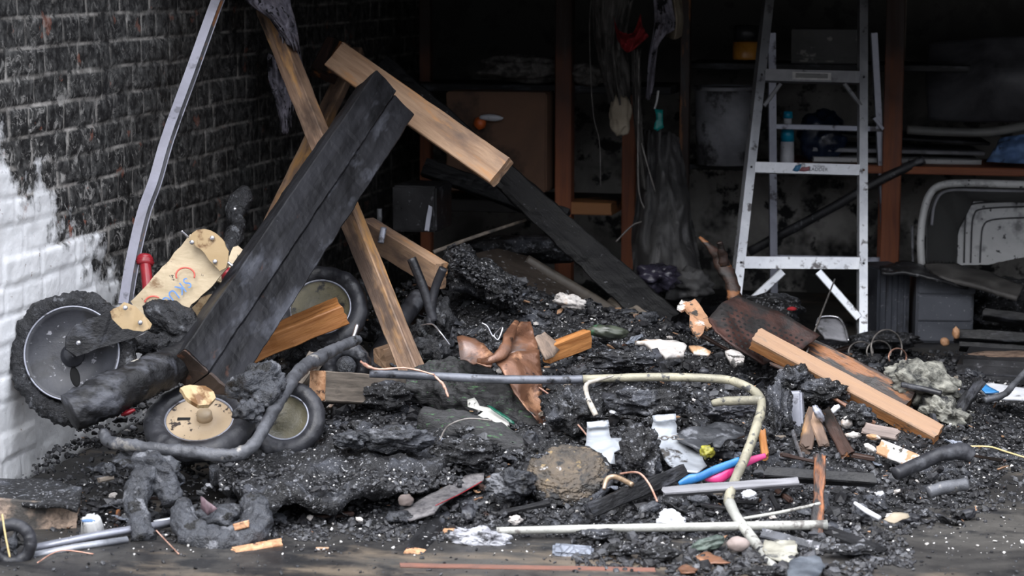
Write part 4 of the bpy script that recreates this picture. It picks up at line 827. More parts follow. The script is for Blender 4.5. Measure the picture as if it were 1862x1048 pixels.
plank('ribbed_end', None, None, at(824, 962, 5.0), at(823, 965, 4.985), .045, .028, endg, n=-F * .6 + Z * .8, parent=stb, rough=.001, ends=.003, step=.004)
lump('ash_chunk', 'long crumbly white ash chunk in the centre foreground', 'ash chunk', 876, 980, 4.90, 52, 18, .025, ashw, rot=-.12, amp=.45, ridge=.8, fine=.2, sub=5)
bbox('cracked_block', ashb, frame(at(1042, 1002, 4.80), R - U * .08, -F * .6 + Z * .8), -.045, .045, -.018, .018, -.02, .006, bev=.006, seg=3)
T(bpy.data.objects['cracked_block'], 'bluish grey cracked charcoal block lying in the foreground', 'charcoal block')
plank('brown_strip', 'long rust brown strip lying at the bottom edge of the photo', 'strip', at(727, 1027, 4.70), at(1192, 1036, 4.67), .014, .008, rust, n=-F * .5 + Z * .9, rough=.0006)
sheet('roofing_scrap', 'grey granular roofing scrap with a red edge in the foreground', 'roofing scrap', [(714, 938, 5.06), (740, 922, 5.1), (768, 905, 5.14), (800, 890, 5.18), (850, 864, 5.26), (882, 862, 5.26), (880, 872, 5.24), (840, 896, 5.16), (800, 918, 5.08), (788, 932, 5.05), (745, 945, 5.03)], .005, mk('granular_shingle', (.07, .065, .07), (.20, .19, .19), 60, rough=.9, bump=1, bsc=90), crumple=.006)
tube('red_edge_thread', 'thin red edge strip along the grey roofing scrap', 'strip', px((792, 920, 5.05), (838, 898, 5.14), (876, 876, 5.22)), .0011, red, nseg=6)
lump('pink_stone', 'smooth pinkish stone sitting behind the roofing scrap', 'stone', 770, 872, 5.20, 22, 13, .02, stone, rot=.1, amp=.2, fine=.02, sub=3)
lump('pink_stone', 'smaller pinkish stone beside the charred slab edge', 'stone', 738, 910, 5.10, 14, 11, .015, stone, amp=.25, fine=.02, sub=3)
sheet('charred_slab', 'thick flat charred slab with a ragged front edge, left of centre', 'slab', [plane(470, 905, .085), plane(560, 898, .085), plane(640, 890, .085), plane(720, 874, .09), (plane(790, 862, .09)), plane(850, 820, .10), plane(820, 780, .12), plane(640, 790, .12), plane(480, 815, .10), plane(380, 850, .085)], .035, char, crumple=.03, fz=12, world=True, fine=.6)
chips('slab_rubble', 'fine charcoal rubble lying on the thick charred slab', 'rubble', 2600, (.0025, .010), cc, lambda rnd: (lambda p: V((p.x, p.y, .085 + .02 * noise.noise(p * 12))))(plane(rnd.uniform(400, 840), rnd.uniform(800, 890), .088)), seed=31, lift=.2)
chips('slab_crumbs', 'pale crumbs sprinkled on the thick charred slab', 'crumbs', 110, (.0015, .005), cw, lambda rnd: (lambda p: V((p.x, p.y, .095 + .02 * noise.noise(p * 12))))(plane(rnd.uniform(400, 840), rnd.uniform(800, 890), .088)), seed=32, lift=.4)
# ---- lower left corner
kb = E('concrete_footing', plane(60, 985), 'rough speckled concrete footing block in the lower left corner', 'concrete block')
plank('block_body', None, None, at(-90, 938, 4.99), at(138, 951, 5.03), .088, .24, speck, n=-F + Z * .05, parent=kb, rough=.004, ends=.006, k=8)
o = sheet('soot_crust', None, None, [plane(-90, 900, .066), plane(0, 905, .066), plane(140, 925, .068), plane(150, 890, .068), plane(60, 868, .068), plane(-60, 872, .068)], .01, char, crumple=.012, world=True, parent=kb)
tube('aluminium_channel', 'long grooved aluminium channel lying on the floor at lower left', 'channel', px((52, 1000, 4.80), (180, 974, 4.90), (332, 948, 5.0)), [.010, .010, .009], alug, nseg=4, straight=True)
tube('aluminium_channel', 'second aluminium channel just in front of the long one', 'channel', px((50, 1013, 4.78), (140, 996, 4.84), (232, 982, 4.9)), [.009, .009, .008], mk('pale_channel', (.22, .23, .26), (.5, .52, .56), 12, rough=.4, metal=.4, bump=.2), nseg=4, straight=True)
tube('aluminium_channel', 'short shiny channel stub below the arched melted lump', 'channel', px((280, 952, 4.99), (326, 944, 5.01)), .007, alu, nseg=4, straight=True)
cup = E('paper_cup', at(165, 962, 4.93), 'white printed paper cup lying crushed by the aluminium channels', 'cup')
lath('cup_body', [(.001, .03), (.018, .030), (.021, .026), (.030, -.03), (.001, -.03)], white, frame(at(168, 962, 4.93), R, -F * .3 + Z * .8 - R * .3), cup, n=28, nz=.05, seed=2)
lump('blue_print', None, None, 160, 948, 4.905, 12, 4, .004, bluec, parent=cup, amp=.2, sub=3)
cw2 = E('small_burnt_wheel', at(25, 990, 4.76), 'small burnt wheel cut off by the left edge of the photo', 'wheel')
Ms = frame(at(22, 988, 4.76), R, -F + R * .8)
lath('tire', torus_prof(.040, .014, .016, 12), rubber, Ms, cw2, closed=False, n=48, nz=.05, seed=5)
lath('hub', [(.001, -.012), (.016, -.012), (.012, .012), (.001, .014)], meltg, Ms, cw2, n=24)
for k in range(5):
    a = k * 2 * math.pi / 5; c0 = at(22, 988, 4.76); M3 = Ms.to_3x3()
    tube('spoke', None, None, [c0 + M3 @ V((.012 * math.cos(a), .012 * math.sin(a), 0)), c0 + M3 @ V((.034 * math.cos(a), .034 * math.sin(a), 0))], .005, meltg, parent=cw2)
tube('yellow_straw', 'dry straw stem standing by the small burnt wheel', 'straw', px((4, 936, 4.72), (10, 975, 4.70), (18, 1014, 4.69)), .0022, straw, nseg=6)
ar = E('melted_arch', at(258, 985, 4.95), 'melted grey arch shaped lump standing at lower left', 'melted arch')
tube('arch', None, None, px((312, 918, 5.02), (306, 888, 5.04), (285, 866, 5.06), (258, 880, 5.04), (247, 915, 5.0), (254, 950, 4.96), (262, 985, 4.92)), [.018, .030, .036, .034, .026, .023, .030], meltg, parent=ar, nz=.30, fz=34, nseg=44, m=18)
lump('folded_crest', None, None, 286, 852, 5.08, 46, 24, .05, meltg, parent=ar, amp=.5, ridge=.9, fine=.15, rot=-.3)
ml = E('melted_ring', at(402, 990, 4.92), 'melted charcoal grey ring shaped lump in the left foreground', 'melted ring')
tube('ring', None, None, px((335, 915, 5.0), (334, 950, 4.94), (360, 978, 4.9), (405, 988, 4.88), (452, 975, 4.9), (470, 940, 4.94), (455, 912, 4.98)), [.018, .030, .034, .034, .036, .034, .022], meltg, parent=ml, nz=.32, fz=30, nseg=44, m=18)
lump('ring_core', None, None, 410, 945, 4.98, 52, 26, .05, meltg, parent=ml, amp=.5, ridge=.9, fine=.15)
sheet('pink_shard', 'thin pinkish shard sticking out of the melted ring', 'shard', [(364, 902, 4.93), (370, 905, 4.92), (394, 926, 4.9), (378, 938, 4.92), (366, 925, 4.93)], .003, mk('mauve_plastic', (.10, .07, .08), (.2, .13, .15), 20, rough=.4), crumple=.003)
plank('timber', 'small brown wood bit wedged in the melted ring', 'timber', at(424, 960, 4.86), at(452, 953, 4.86), .016, .01, endg, rough=.001)
plank('timber', 'pale split wood chip lying in front of the melted ring', 'timber', at(426, 1000, 4.83), at(512, 984, 4.88), .026, .01, endg, n=-F * .4 + Z, rough=.001, ends=.008)
sheet('grey_flake', 'curled grey paper flake above the melted arch', 'flake', [(196, 836, 5.16), (220, 826, 5.18), (262, 824, 5.2), (300, 832, 5.18), (282, 846, 5.14), (240, 846, 5.13), (222, 848, 5.12)], .003, meltg, crumple=.014, fz=24)
lump('grey_flake', 'rounded grey flake left of the melted arch', 'flake', 198, 856, 5.12, 12, 13, .012, meltg, amp=.3)
plank('timber', 'tiny tan wood block left of the melted arch', 'timber', at(182, 874, 5.10), at(208, 868, 5.12), .012, .012, greyw, rough=.001)
# ================================================================ STEP LADDER
ld = E('step_ladder', at(1450, 635, 7.3), 'dirty aluminium step ladder standing open at the back right of the heap', 'step ladder')
RF, RT = at(1570, 634, 7.28), at(1571, 0, 7.60)
LF, LT = at(1330, 634, 7.34), at(1400, 0, 7.64)
RT2, LT2 = RF + (RT - RF) * 1.35, LF + (LT - LF) * 1.35
def channel(name, a, b, w, t, n, mat, parent, wall=.003, side=1):
    """C channel: web in front, two flanges going back"""
    M = frame(a, b - a, n); L = (b - a).length
    pr = [(-w/2, 0), (w/2, 0), (w/2, -t), (w/2 - wall, -t), (w/2 - wall, -wall), (-w/2 + wall, -wall), (-w/2 + wall, -t), (-w/2, -t)]
    vs = [V((x, y, z)) for x in (0, L) for y, z in pr]
    fs = [(i, (i+1) % 8, 8 + (i+1) % 8, 8 + i) for i in range(8)] + [(0,1,2,3,4,5), (0,5,6,7), (8,13,12,11,10,9), (8,15,14,13)]
    return O(name, vs, fs, mat, M, parent, False)
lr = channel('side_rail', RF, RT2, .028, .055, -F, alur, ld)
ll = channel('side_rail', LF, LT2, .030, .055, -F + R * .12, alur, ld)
for r_, (x, y, D) in ((lr, (1570, 600, 7.29)), (ll, (1333, 600, 7.34))):
    pass
for k, (yl, yr, hgt) in enumerate(((482, 484, .040), (310, 316, .036), (140, 145, .040), (-26, -20, .04), (-185, -180, .045))):
    def on(P0, P1, y):
        a0, a1 = proj(P0)[1], proj(P1)[1]
        t = (y - a0) / (a1 - a0); return P0.lerp(P1, t)
    a, b = on(LF, LT, yl), on(RF, RT, yr)
    if k == 4: pass
    d = (b - a).normalized(); a2, b2 = a + d * .012, b - d * .012
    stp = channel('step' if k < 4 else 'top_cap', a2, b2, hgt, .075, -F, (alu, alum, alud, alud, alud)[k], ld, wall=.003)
    if k < 3:
        pass
    if k == 1:
        c = at(1451, 313, 7.0); mid = a2.lerp(b2, .44) - F * .0015
        M = frame(mid, d, -F)
        sheet('printed_emblem', None, None, [mid - d * .030 - U * .009, mid - d * .018 + U * .010, mid + d * .002 + U * .011, mid - d * .004 - U * .004, mid - d * .010 - U * .010], .0008, mk('faded_blue_label', (.02, .12, .26), (.06, .22, .36), 40, rough=.5, bump=0), crumple=0, parent=stp, world=True)
        sheet('printed_flag', None, None, [mid + d * .000 + U * .004, mid + d * .028 + U * .006, mid + d * .028 - U * .008, mid - d * .006 - U * .010], .0008, mk('faded_red_label', (.20, .05, .06), (.38, .16, .17), 60, (1, 12, 12), rough=.5, bump=0), crumple=0, parent=stp, world=True)
        text('printed_word', 'LADDER', .017, frame(mid + d * .058 - U * .003, d, -F), letk, stp)
        text('printed_word', 'MICHIGAN', .008, frame(mid + d * .060 + U * .008, d, -F), letk, stp)
    if k == 2:
        mid = a2.lerp(b2, .49) - F * .001
        bbox('label_plate', mk('pale_label', (.35, .34, .33), (.5, .49, .47), 30, rough=.6, bump=.2), frame(mid, d, -F), -.066, .066, -.014, .012, -.001, .0012, stp, bev=.0005)
        bbox('worn_label', mk('worn_grey_label', (.10, .10, .10), (.22, .22, .21), 40, (1, 6, 6), rough=.7, bump=.1), frame(mid - F * .001, d, -F), -.055, .055, -.008, .008, -.001, .0012, stp, bev=.0005)
    for P_, s_ in ((a2, 1), (b2, -1)):
        lath('rivet', [(.0005, .003), (.003, .002), (.004, 0), (.0005, 0)], trackd, frame(P_ - d * s_ * .012 - F * .002, R, -F), stp, n=12)
for (p, q) in (((1424, 494, 7.32), (1366, 548, 7.33)), ((1488, 494, 7.32), (1562, 578, 7.30)), ((1420, 152, 7.54), (1390, 192, 7.53)), ((1536, 152, 7.52), (1566, 192, 7.50))):
    plank('brace', None, None, at(*p), at(*q), .026 if p[1] > 300 else .014, .012, alu if p[1] > 300 else alud, n=-F, parent=ld, rough=.0003, ends=.0003, step=.05)
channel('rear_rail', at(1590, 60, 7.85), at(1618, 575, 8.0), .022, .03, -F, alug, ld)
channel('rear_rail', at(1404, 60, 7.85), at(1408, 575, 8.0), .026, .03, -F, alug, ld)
for (yy, D) in ((468, 7.98), (230, 7.9)):
    plank('rear_brace', None, None, at(1406, yy, D), at(1612, yy + 5, D), .02, .01, alug, parent=ld, rough=.0003, ends=.0003, step=.1)
plank('rear_brace', None, None, at(1590, 215, 7.87), at(1606, 235, 7.88), .012, .006, alug, parent=ld, rough=.0003, step=.05)
tube('slack_cable', 'thin grey cable running from the ladder down to the pale orange plank', 'cable', px((1518, 508, 7.2), (1490, 580, 6.6), (1458, 665, 5.95)), .0028, wired, nseg=6)
tube('black_pole', 'long black diagonal pole behind the ladder', 'pole', px((1362, 458, 8.05), (1500, 385, 7.95), (1600, 328, 7.9), (1680, 290, 7.9)), .017, blackm, nz=.1, flat=.6)

# ================================================================ POSTS AND SHELVES AT THE BACK
def post(label, x0, x1, y0, y1, D, dep, mat=postw2, n=None):
    a, b = at((x0 + x1) / 2, y0, D), at((x0 + x1) / 2, y1, D)
    fl = plane((x0 + x1) / 2, y1, 0)
    p = at((x0 + x1) / 2, y1, D); p0 = V((p.x, p.y, 0 if y1 > 450 else p.z)); top = V((p.x, p.y, max(at(0, y0, D).z, .3)))
    return plank('wooden_post', label, 'post', p0, top, (x1 - x0) * pxs(D), dep, mat, n=n or (-Z.cross(V((1, 0, 0))) * 0 + V((.05, -1, 0))), rough=.001, ends=.001, step=.05)
post('tall dark-topped post left of the hanging burnt clothes', 1008, 1038, -160, 500, 8.0, .075)
post('shorter orange post beneath the hanging burnt clothes', 1129, 1153, 170, 480, 8.1, .05)
post('red brown post right of the step ladder', 1600, 1634, -160, 486, 7.95, .06)
post('narrow dark post at the back corner of the brick wall', 764, 784, -160, 480, 8.35, .05)
post('narrow red brown post left of the white bucket', 1232, 1250, -160, 480, 8.1, .04, charbr)
post('slim brown post just left of the red brown post', 1594, 1601, 250, 486, 8.05, .04)
post('faint sooty post behind the top of the ladder', 1636, 1646, -160, 110, 8.3, .03, greyw)
def shelf(label, x0, x1, y, D, dep, th, mat):
    a, b = at(x0, y, D), at(x1, y, D); z = (a.z + b.z) / 2; a.z = b.z = z
    dirn = V((1, 0, 0)); y_ = min(a.y, b.y)
    return plank('shelf_board', label, 'shelf', V((a.x, y_, z)), V((b.x, y_, z)), th, dep, mat, n=V((0, -1, 0)), rough=.0015, ends=.003, step=.04)
sh1 = shelf('long brown shelf board right of the ladder', 1420, 2000, 305, 8.0, .38, .028, postw)
shelf('orange shelf edge beneath the sooty cardboard box', 760, 1128, 372, 8.1, .35, .045, mk('half_charred_shelf', (.012, .01, .009), (.36, .16, .06), 1.8, (1, 3, 3), rough=.6, lo=.50, hi=.56))
shelf('high dark shelf board above the cardboard box', 700, 1240, 158, 8.15, .3, .03, charw)
shelf('shelf board beneath the sooted white bucket', 1245, 1400, 303, 8.15, .3, .02, charw)
shelf('high dark shelf board behind the top of the ladder', 1250, 2000, 120, 8.15, .3, .025, charw)
def boxat(name, label, cat, x0, x1, y0, y1, D, dep, mat, yaw=0, bev=.006, parent=None):
    s = pxs(D); p = at((x0 + x1) / 2, y1, D); w_ = (x1 - x0) * s; h_ = (y1 - y0) * s
    M = Matrix.Translation(p) @ Matrix.Rotation(yaw, 4, 'Z')
    o = bbox(name, mat, M, -w_/2, w_/2, 0, dep, 0, h_, parent, bev)
    if label: T(o, label, cat)
    return o
cbx = boxat('cardboard_box', 'large sooty cardboard box on the shelf behind the black rafter', 'box', 808, 996, 168, 348, 7.95, .25, card)
p = at(902, 258, 7.945)
boxat('box_seam', None, None, 812, 992, 255, 257, 7.945, .004, blackm, parent=cbx, bev=.0008)
sb = E('spray_bottle', at(890, 228, 7.9), 'white nozzle and orange bottle lying before the cardboard box', 'bottle')
lump('nozzle', None, None, 893, 214, 7.88, 22, 6, .012, whiteb, parent=sb, rot=-.05, amp=.2, sub=3)
lump('bottle_body', None, None, 873, 224, 7.90, 11, 12, .02, orange, parent=sb, amp=.15, sub=3)
boxat('yellow_carton', 'small yellow carton showing above the black rafter', 'carton', 915, 942, 266, 284, 7.92, .03, yell, bev=.002)
lump('cloth_bundle', 'sooty grey cloth bundle on the high shelf left of the clothes', 'cloth', 955, 125, 8.05, 85, 24, .08, clothg, amp=.35, fine=.06)
lump('cloth_bundle', 'paler knotted cloth bundle beside the hanging clothes', 'cloth', 1068, 135, 7.95, 32, 20, .05, clothg, amp=.4, fine=.06, rot=-.2)
dbx = boxat('black_tool_case', 'black tool case with a bright metal strip under the rafters', 'case', 712, 795, 338, 422, 7.25, .2, blackm)
plank('metal_strip', None, None, at(787, 345, 7.24), at(776, 420, 7.2), .016, .006, alug, parent=dbx, rough=.002)
# hanging burnt clothes
patch('burnt_garment', 'long sooty grey garment hanging at the top centre', 'garment', [[(1074, -20, 7.7), (1100, -20, 7.6), (1130, -20, 7.6), (1160, -20, 7.7)], [(1080, 60, 7.7), (1098, 60, 7.62), (1118, 70, 7.6), (1140, 60, 7.7)], [(1092, 130, 7.7), (1105, 130, 7.62), (1120, 130, 7.6), (1145, 140, 7.7)], [(1105, 180, 7.7), (1114, 185, 7.62), (1130, 185, 7.6), (1148, 185, 7.7)]], clothg, fold=.05, ff=(12, 4), ragged=.03)
lump('burnt_garment', 'pale sooty cloth bulge at the bottom of the long garment', 'garment', 1128, 208, 7.62, 19, 38, .03, beige, amp=.3, fine=.05)
patch('burnt_garment', 'crumpled red cloth hanging among the burnt garments', 'garment', [[(1116, 30, 7.55), (1126, 55, 7.55), (1150, 60, 7.55), (1164, 25, 7.55)], [(1120, 62, 7.55), (1130, 75, 7.5), (1152, 72, 7.5), (1170, 50, 7.55)], [(1128, 84, 7.55), (1138, 94, 7.5), (1150, 92, 7.5), (1180, 66, 7.55)]], redc, fold=.04, ff=(9, 4))
patch('burnt_garment', 'pale lilac striped cloth hanging right of the red cloth', 'garment', [[(1186, -20, 7.6), (1200, -20, 7.55), (1218, -20, 7.6)], [(1190, 40, 7.6), (1206, 40, 7.55), (1228, 50, 7.6)], [(1180, 100, 7.6), (1188, 110, 7.55), (1200, 70, 7.6)], [(1174, 178, 7.6), (1182, 180, 7.55), (1190, 150, 7.6)]], clothw, fold=.03, ff=(9, 4))
patch('burnt_garment', 'sooty beige sleeve hanging at the right of the garments', 'garment', [[(1206, -20, 7.7), (1222, -20, 7.6), (1236, -20, 7.7)], [(1210, 30, 7.7), (1230, 34, 7.6), (1243, 30, 7.7)], [(1212, 66, 7.7), (1226, 72, 7.62), (1240, 66, 7.7)]], beige, fold=.02, ff=(7, 3))
patch('tattered_strip', 'dark tattered plastic strip hanging beside the orange post', 'strip', [[(1148, 90, 7.65), (1156, 90, 7.6), (1166, 90, 7.65)], [(1150, 180, 7.65), (1158, 180, 7.6), (1166, 190, 7.65)], [(1156, 260, 7.65), (1162, 260, 7.6), (1172, 270, 7.65)], [(1166, 340, 7.65), (1172, 345, 7.6), (1180, 350, 7.65)]], clothg, fold=.03, ff=(7, 6))
patch('dark_tarpaulin', 'dark crumpled tarpaulin hanging below the burnt garments', 'tarpaulin', [[(1168, 240, 7.75), (1190, 236, 7.65), (1215, 240, 7.65), (1236, 250, 7.75)], [(1160, 330, 7.75), (1190, 330, 7.6), (1225, 330, 7.6), (1250, 330, 7.75)], [(1150, 420, 7.7), (1190, 420, 7.5), (1235, 420, 7.5), (1262, 420, 7.7)], [(1150, 500, 7.6), (1190, 505, 7.4), (1245, 505, 7.4), (1280, 500, 7.6)]], clothd, fold=.10, ff=(8, 5))
sheet('teal_wrapper', 'small teal plastic wrapper hanging below the lilac cloth', 'wrapper', [(1190, 198, 7.6), (1204, 200, 7.6), (1207, 232, 7.6), (1196, 238, 7.6), (1188, 234, 7.6), (1194, 216, 7.6)], .003, teal, crumple=.012)
tube('pale_string', 'thin pale cord hanging above the teal wrapper', 'cord', px((1197, 165, 7.6), (1194, 185, 7.6), (1190, 198, 7.6)), .004, white, nseg=8)
tube('thin_wire', 'thin wire hanging vertically between the two dark-topped posts', 'wire', px((1076, -10, 7.8), (1072, 60, 7.8), (1078, 200, 7.8), (1090, 260, 7.8), (1092, 340, 7.8)), .002, wired, nseg=6)
tube('thin_wire', 'pale looping wire crossing the orange post', 'wire', px((1162, 100, 7.6), (1160, 300, 7.6), (1164, 360, 7.6), (1178, 396, 7.6), (1150, 410, 7.6), (1120, 440, 7.6)), .003, wired, nseg=6)
tube('thin_wire', 'dark looping cord beside the tattered strip', 'cord', px((1166, 260, 7.6), (1180, 310, 7.6), (1192, 350, 7.6)), .003, wired, nseg=6)
# white bucket, jar, drawer, bottle, bag
bu = E('sooted_bucket', at(1316, 300, 8.0), 'sooted white bucket standing left of the ladder', 'bucket')
s = pxs(8.0)
lath('bucket_body', [(.001, 0), (50 * s, 0), (54 * s, 140 * s), (.001, 140 * s)], wgrey, Matrix.Translation(at(1316, 298, 8.1)), bu, n=48)
lath('bucket_rim', [(53 * s, 136 * s), (57 * s, 136 * s), (57 * s, 143 * s), (53 * s, 143 * s)], wgrey, Matrix.Translation(at(1316, 298, 8.1)), bu, closed=False, n=48)
ja = E('amber_jar', at(1360, 108, 8.0), 'amber jar with a dark lid on the high shelf', 'jar')
lath('jar_body', [(.001, 0), (23 * s, 0), (24 * s, 4 * s), (24 * s, 32 * s), (.001, 34 * s)], amber, Matrix.Translation(at(1356, 108, 8.1)), ja, n=32)
lath('jar_lid', [(.001, 34 * s), (22 * s, 34 * s), (22 * s, 62 * s), (.001, 64 * s)], blackm, Matrix.Translation(at(1356, 108, 8.1)), ja, n=32)
dw = boxat('ribbed_drawer', 'dark ribbed drawer front seen through the top of the ladder', 'drawer', 1438, 1566, 54, 119, 8.05, .2, mk('ribbed_dark_plastic', (.03, .03, .028), (.10, .10, .095), 3, (1, 1, 1), rough=.6, bump=.2, spots=[(14, .62, .68, (.25, .24, .22), I3)]), bev=.003)
for i in range(11): boxat('rib', None, None, 1442, 1562, 57 + i * 6.6, 60 + i * 6.6, 8.045, .006, MATS['ribbed_dark_plastic'], parent=dw, bev=.0008)
bt = E('spray_can', at(1430, 295, 7.95), 'cyan and white bottle standing behind the ladder rung', 'bottle')
Mb = Matrix.Translation(at(1431, 297, 8.0))
lath('bottle_base', [(.001, 0), (12*s, 0), (13*s, 4*s), (12*s, 40*s), (.001, 40*s)], whiteb, Mb, bt, n=24)
lath('bottle_label', [(.001, 40*s), (12.5*s, 40*s), (11*s, 66*s), (.001, 66*s)], lblue, Mb, bt, n=24)
lath('bottle_neck', [(.001, 66*s), (8*s, 66*s), (7*s, 82*s), (.001, 82*s)], whiteb, Mb, bt, n=24)
lath('bottle_cap', [(.001, 82*s), (9*s, 82*s), (8*s, 94*s), (.001, 95*s)], lblue, Mb, bt, n=24)
lump('navy_bag', 'dark navy plastic bag beside the cyan bottle', 'bag', 1496, 248, 8.05, 44, 46, .07, navy, amp=.3, fine=.03, sub=4)
plank('stacked_board', 'lower white edged board stacked on the long brown shelf', 'board', at(1480, 290, 7.98), at(1785, 296, 7.96), .018, .3, white, n=V((0, -1, 0)), rough=.001)
plank('stacked_board', 'grey board lying second in the stack on the shelf', 'board', at(1478, 272, 8.0), at(1790, 280, 7.98), .014, .3, wgrey, n=V((0, -1, 0)), rough=.002)
plank('stacked_board', 'dark board lying on top of the stack on the shelf', 'board', at(1530, 246, 8.0), at(1800, 262, 7.98), .012, .3, charw, n=V((0, -1, 0)), rough=.002)
patch('blue_cloth', 'folded dusty blue cloth on the shelf at the right edge', 'cloth', [[(1822, 250, 7.85), (1850, 246, 7.8), (1900, 240, 7.8)], [(1808, 272, 7.8), (1845, 270, 7.74), (1900, 268, 7.74)], [(1796, 294, 7.84), (1840, 297, 7.78), (1900, 298, 7.78)]], bluec, fold=.03, ff=(7, 4), thick=.02)
tube('curved_trim', 'curved grey plastic trim lying above the blue cloth', 'trim piece', px((1650, 236, 7.9), (1720, 240, 7.85), (1800, 240, 7.8), (1880, 226, 7.8)), .016, mk('grey_trim', (.09, .09, .085), (.15, .15, .14), 5, rough=.5, bump=.1), flat=.6)
patch('sooty_hood', 'broad sooty grey curved panel at the upper right', 'panel', [[(1690, 78, 8.1), (1770, 70, 7.95), (1850, 66, 7.9), (1960, 60, 7.9)], [(1684, 140, 8.1), (1770, 140, 7.9), (1850, 140, 7.8), (1960, 140, 7.8)], [(1688, 218, 8.1), (1770, 222, 8.0), (1850, 222, 7.9), (1960, 216, 7.9)]], mk('sooty_grey_plastic', (.018, .018, .020), (.11, .11, .12), 3, rough=.5, bump=.1), fold=.01, ff=(3, 3), thick=.01)
# white tub on its side
tb = E('white_tub', at(1850, 480, 7.6), 'big melted white plastic tub standing on its side at the right edge', 'tub')
tube('tub_rim', None, None, px((1676, 482, 7.62), (1674, 440, 7.62), (1678, 395, 7.62), (1690, 355, 7.62), (1712, 337, 7.62), (1760, 333, 7.62), (1830, 335, 7.62), (1990, 338, 7.62)), .0135, white, parent=tb, nseg=12)
tube('tub_lip', None, None, px((1694, 410, 7.66), (1700, 370, 7.66), (1722, 347, 7.66), (1790, 346, 7.66), (1990, 350, 7.66)), .006, wgrey, parent=tb, nseg=8)
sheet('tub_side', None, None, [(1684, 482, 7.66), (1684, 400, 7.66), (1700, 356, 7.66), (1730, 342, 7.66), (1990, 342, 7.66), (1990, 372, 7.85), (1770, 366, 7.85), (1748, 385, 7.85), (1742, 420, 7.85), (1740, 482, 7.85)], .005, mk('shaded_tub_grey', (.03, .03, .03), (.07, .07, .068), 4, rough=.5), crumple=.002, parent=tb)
def rr(x0, y0, rr_, D, yb): return [(x0, yb, D), (x0, y0 + rr_, D), (x0 + rr_ * .3, y0 + rr_ * .3, D), (x0 + rr_, y0, D), (1990, y0 - 1, D), (1990, yb - 16, D), (1862, yb - 16, D), (1800, yb - 2, D)]
sheet('tub_bottom', None, None, rr(1740, 362, 26, 7.86, 483), .006, white, crumple=.001, parent=tb, smooth=False)
for (x0, y0) in ((1755, 370), (1767, 380), (1784, 400)):
    tube('moulded_groove', None, None, px((x0 - 2, 478, 7.855), (x0, y0 + 40, 7.855), (x0 + 4, y0 + 12, 7.855), (x0 + 20, y0, 7.855), (1862, y0 - 4, 7.855), (1990, y0 - 6, 7.855)), .0028, blackm, parent=tb, nseg=6)
plank('pale_strip', 'thin pale strip standing left of the white tub', 'strip', at(1660, 482, 7.75), at(1659, 410, 7.75), .008, .01, wgrey, rough=.001)
# storage bin with drawers
bn_ = E('storage_unit', at(1690, 622, 7.4), 'dark grey plastic drawer unit standing right of the ladder foot', 'storage unit')
pb = plane(1664, 624, 0); Mq = Matrix.Translation(pb) @ Matrix.Rotation(.16, 4, 'Z')
sw = pxs(7.45)
bbox('unit_body', binm, Mq, 0, 104 * sw, .004, .22, 0, 128 * sw, bn_, .004)
for (z0, z1, x1) in ((4, 40, 102), (42, 88, 100), (92, 124, 106)):
    bbox('drawer_front', binm, Mq, 3 * sw, x1 * sw, -.006, .01, z0 * sw, z1 * sw, bn_, .003)
pb2 = plane(1640, 620, 0); Mq2 = Matrix.Translation(pb2) @ Matrix.Rotation(.5, 4, 'Z')
rb = bbox('ribbed_side', binm, Mq2, -.085, .035, .02, .2, 0, 134 * sw, bn_, .004)
for i in range(5): bbox('vertical_rib', binm, Mq2, -.078 + i * .022, -.070 + i * .022, .012, .03, .004, 131 * sw, bn_, .0015)
sheet('warped_lid', 'warped black plastic lid lying across the grey storage unit', 'lid', [(1600, 482, 7.5), (1640, 476, 7.6), (1700, 484, 7.6), (1770, 500, 7.5), (1764, 514, 7.4), (1700, 506, 7.36), (1640, 494, 7.4), (1604, 496, 7.4)], .012, blackm, crumple=.02)  # a plastic lid, warped by the heat
sheet('warped_board', 'warped sooty grey board lying beneath the white tub', 'board', [(1680, 482, 7.5), (1740, 480, 7.55), (1800, 494, 7.5), (1862, 520, 7.4), (1850, 540, 7.3), (1780, 520, 7.35), (1710, 500, 7.4)], .015, mk('sooty_grey_board', (.03, .028, .027), (.09, .085, .08), 8, rough=.7, bump=.4), crumple=.01)
sc = E('black_suitcase', plane(1800, 700, 0), 'soot covered black case lying at the right edge with rusty residue', 'case')
pq = plane(1738, 704, 0); Ms_ = Matrix.Translation(pq) @ Matrix.Rotation(-.05, 4, 'Z')
bbox('case_shell', blackm, Ms_, 0, .42, 0, .26, 0, .085, sc, .018, 4)
bbox('case_seam', rubber, Ms_, .003, .42, -.002, .2, .040, .046, sc, .001)
lump('rusty_residue', None, None, 1830, 645, 6.80, 60, 30, .006, residue, parent=sc, amp=.3, fine=.25, n=Z)
for i, (a, b, w_, lab) in enumerate((((1736, 606, 7.05), (1960, 618, 6.98), .035, 'black charred beam with a pale broken tip lying behind the case'), ((1788, 566, 7.3), (1960, 590, 7.2), .030, 'second black charred beam higher up at the right edge'), ((1745, 625, 6.95), (1960, 640, 6.9), .02, 'thin charred lath resting on the black case'))):
    plank('timber', lab, 'timber', at(*a), at(*b), w_, .05, charw, n=-F + Z * .4, rough=.004, ends=.01)
lump('wood_tip', 'small pale broken wood knot at the end of a charred beam', 'wood bit', 1738, 606, 7.02, 7, 11, .012, endg, amp=.3, sub=3)
lump('wood_chip', 'small orange wood chip on the floor beside the storage unit', 'wood chip', 1718, 622, 7.1, 8, 9, .012, endg, rot=.8, amp=.15, sub=2)
for (y0, z0, lab) in ((0, .28, 'black charred clutter heaped under the white tub'),):
    lump('charred_clutter', lab, 'clutter', 1850, 560, 7.75, 105, 52, .18, char, amp=.35, sub=5)
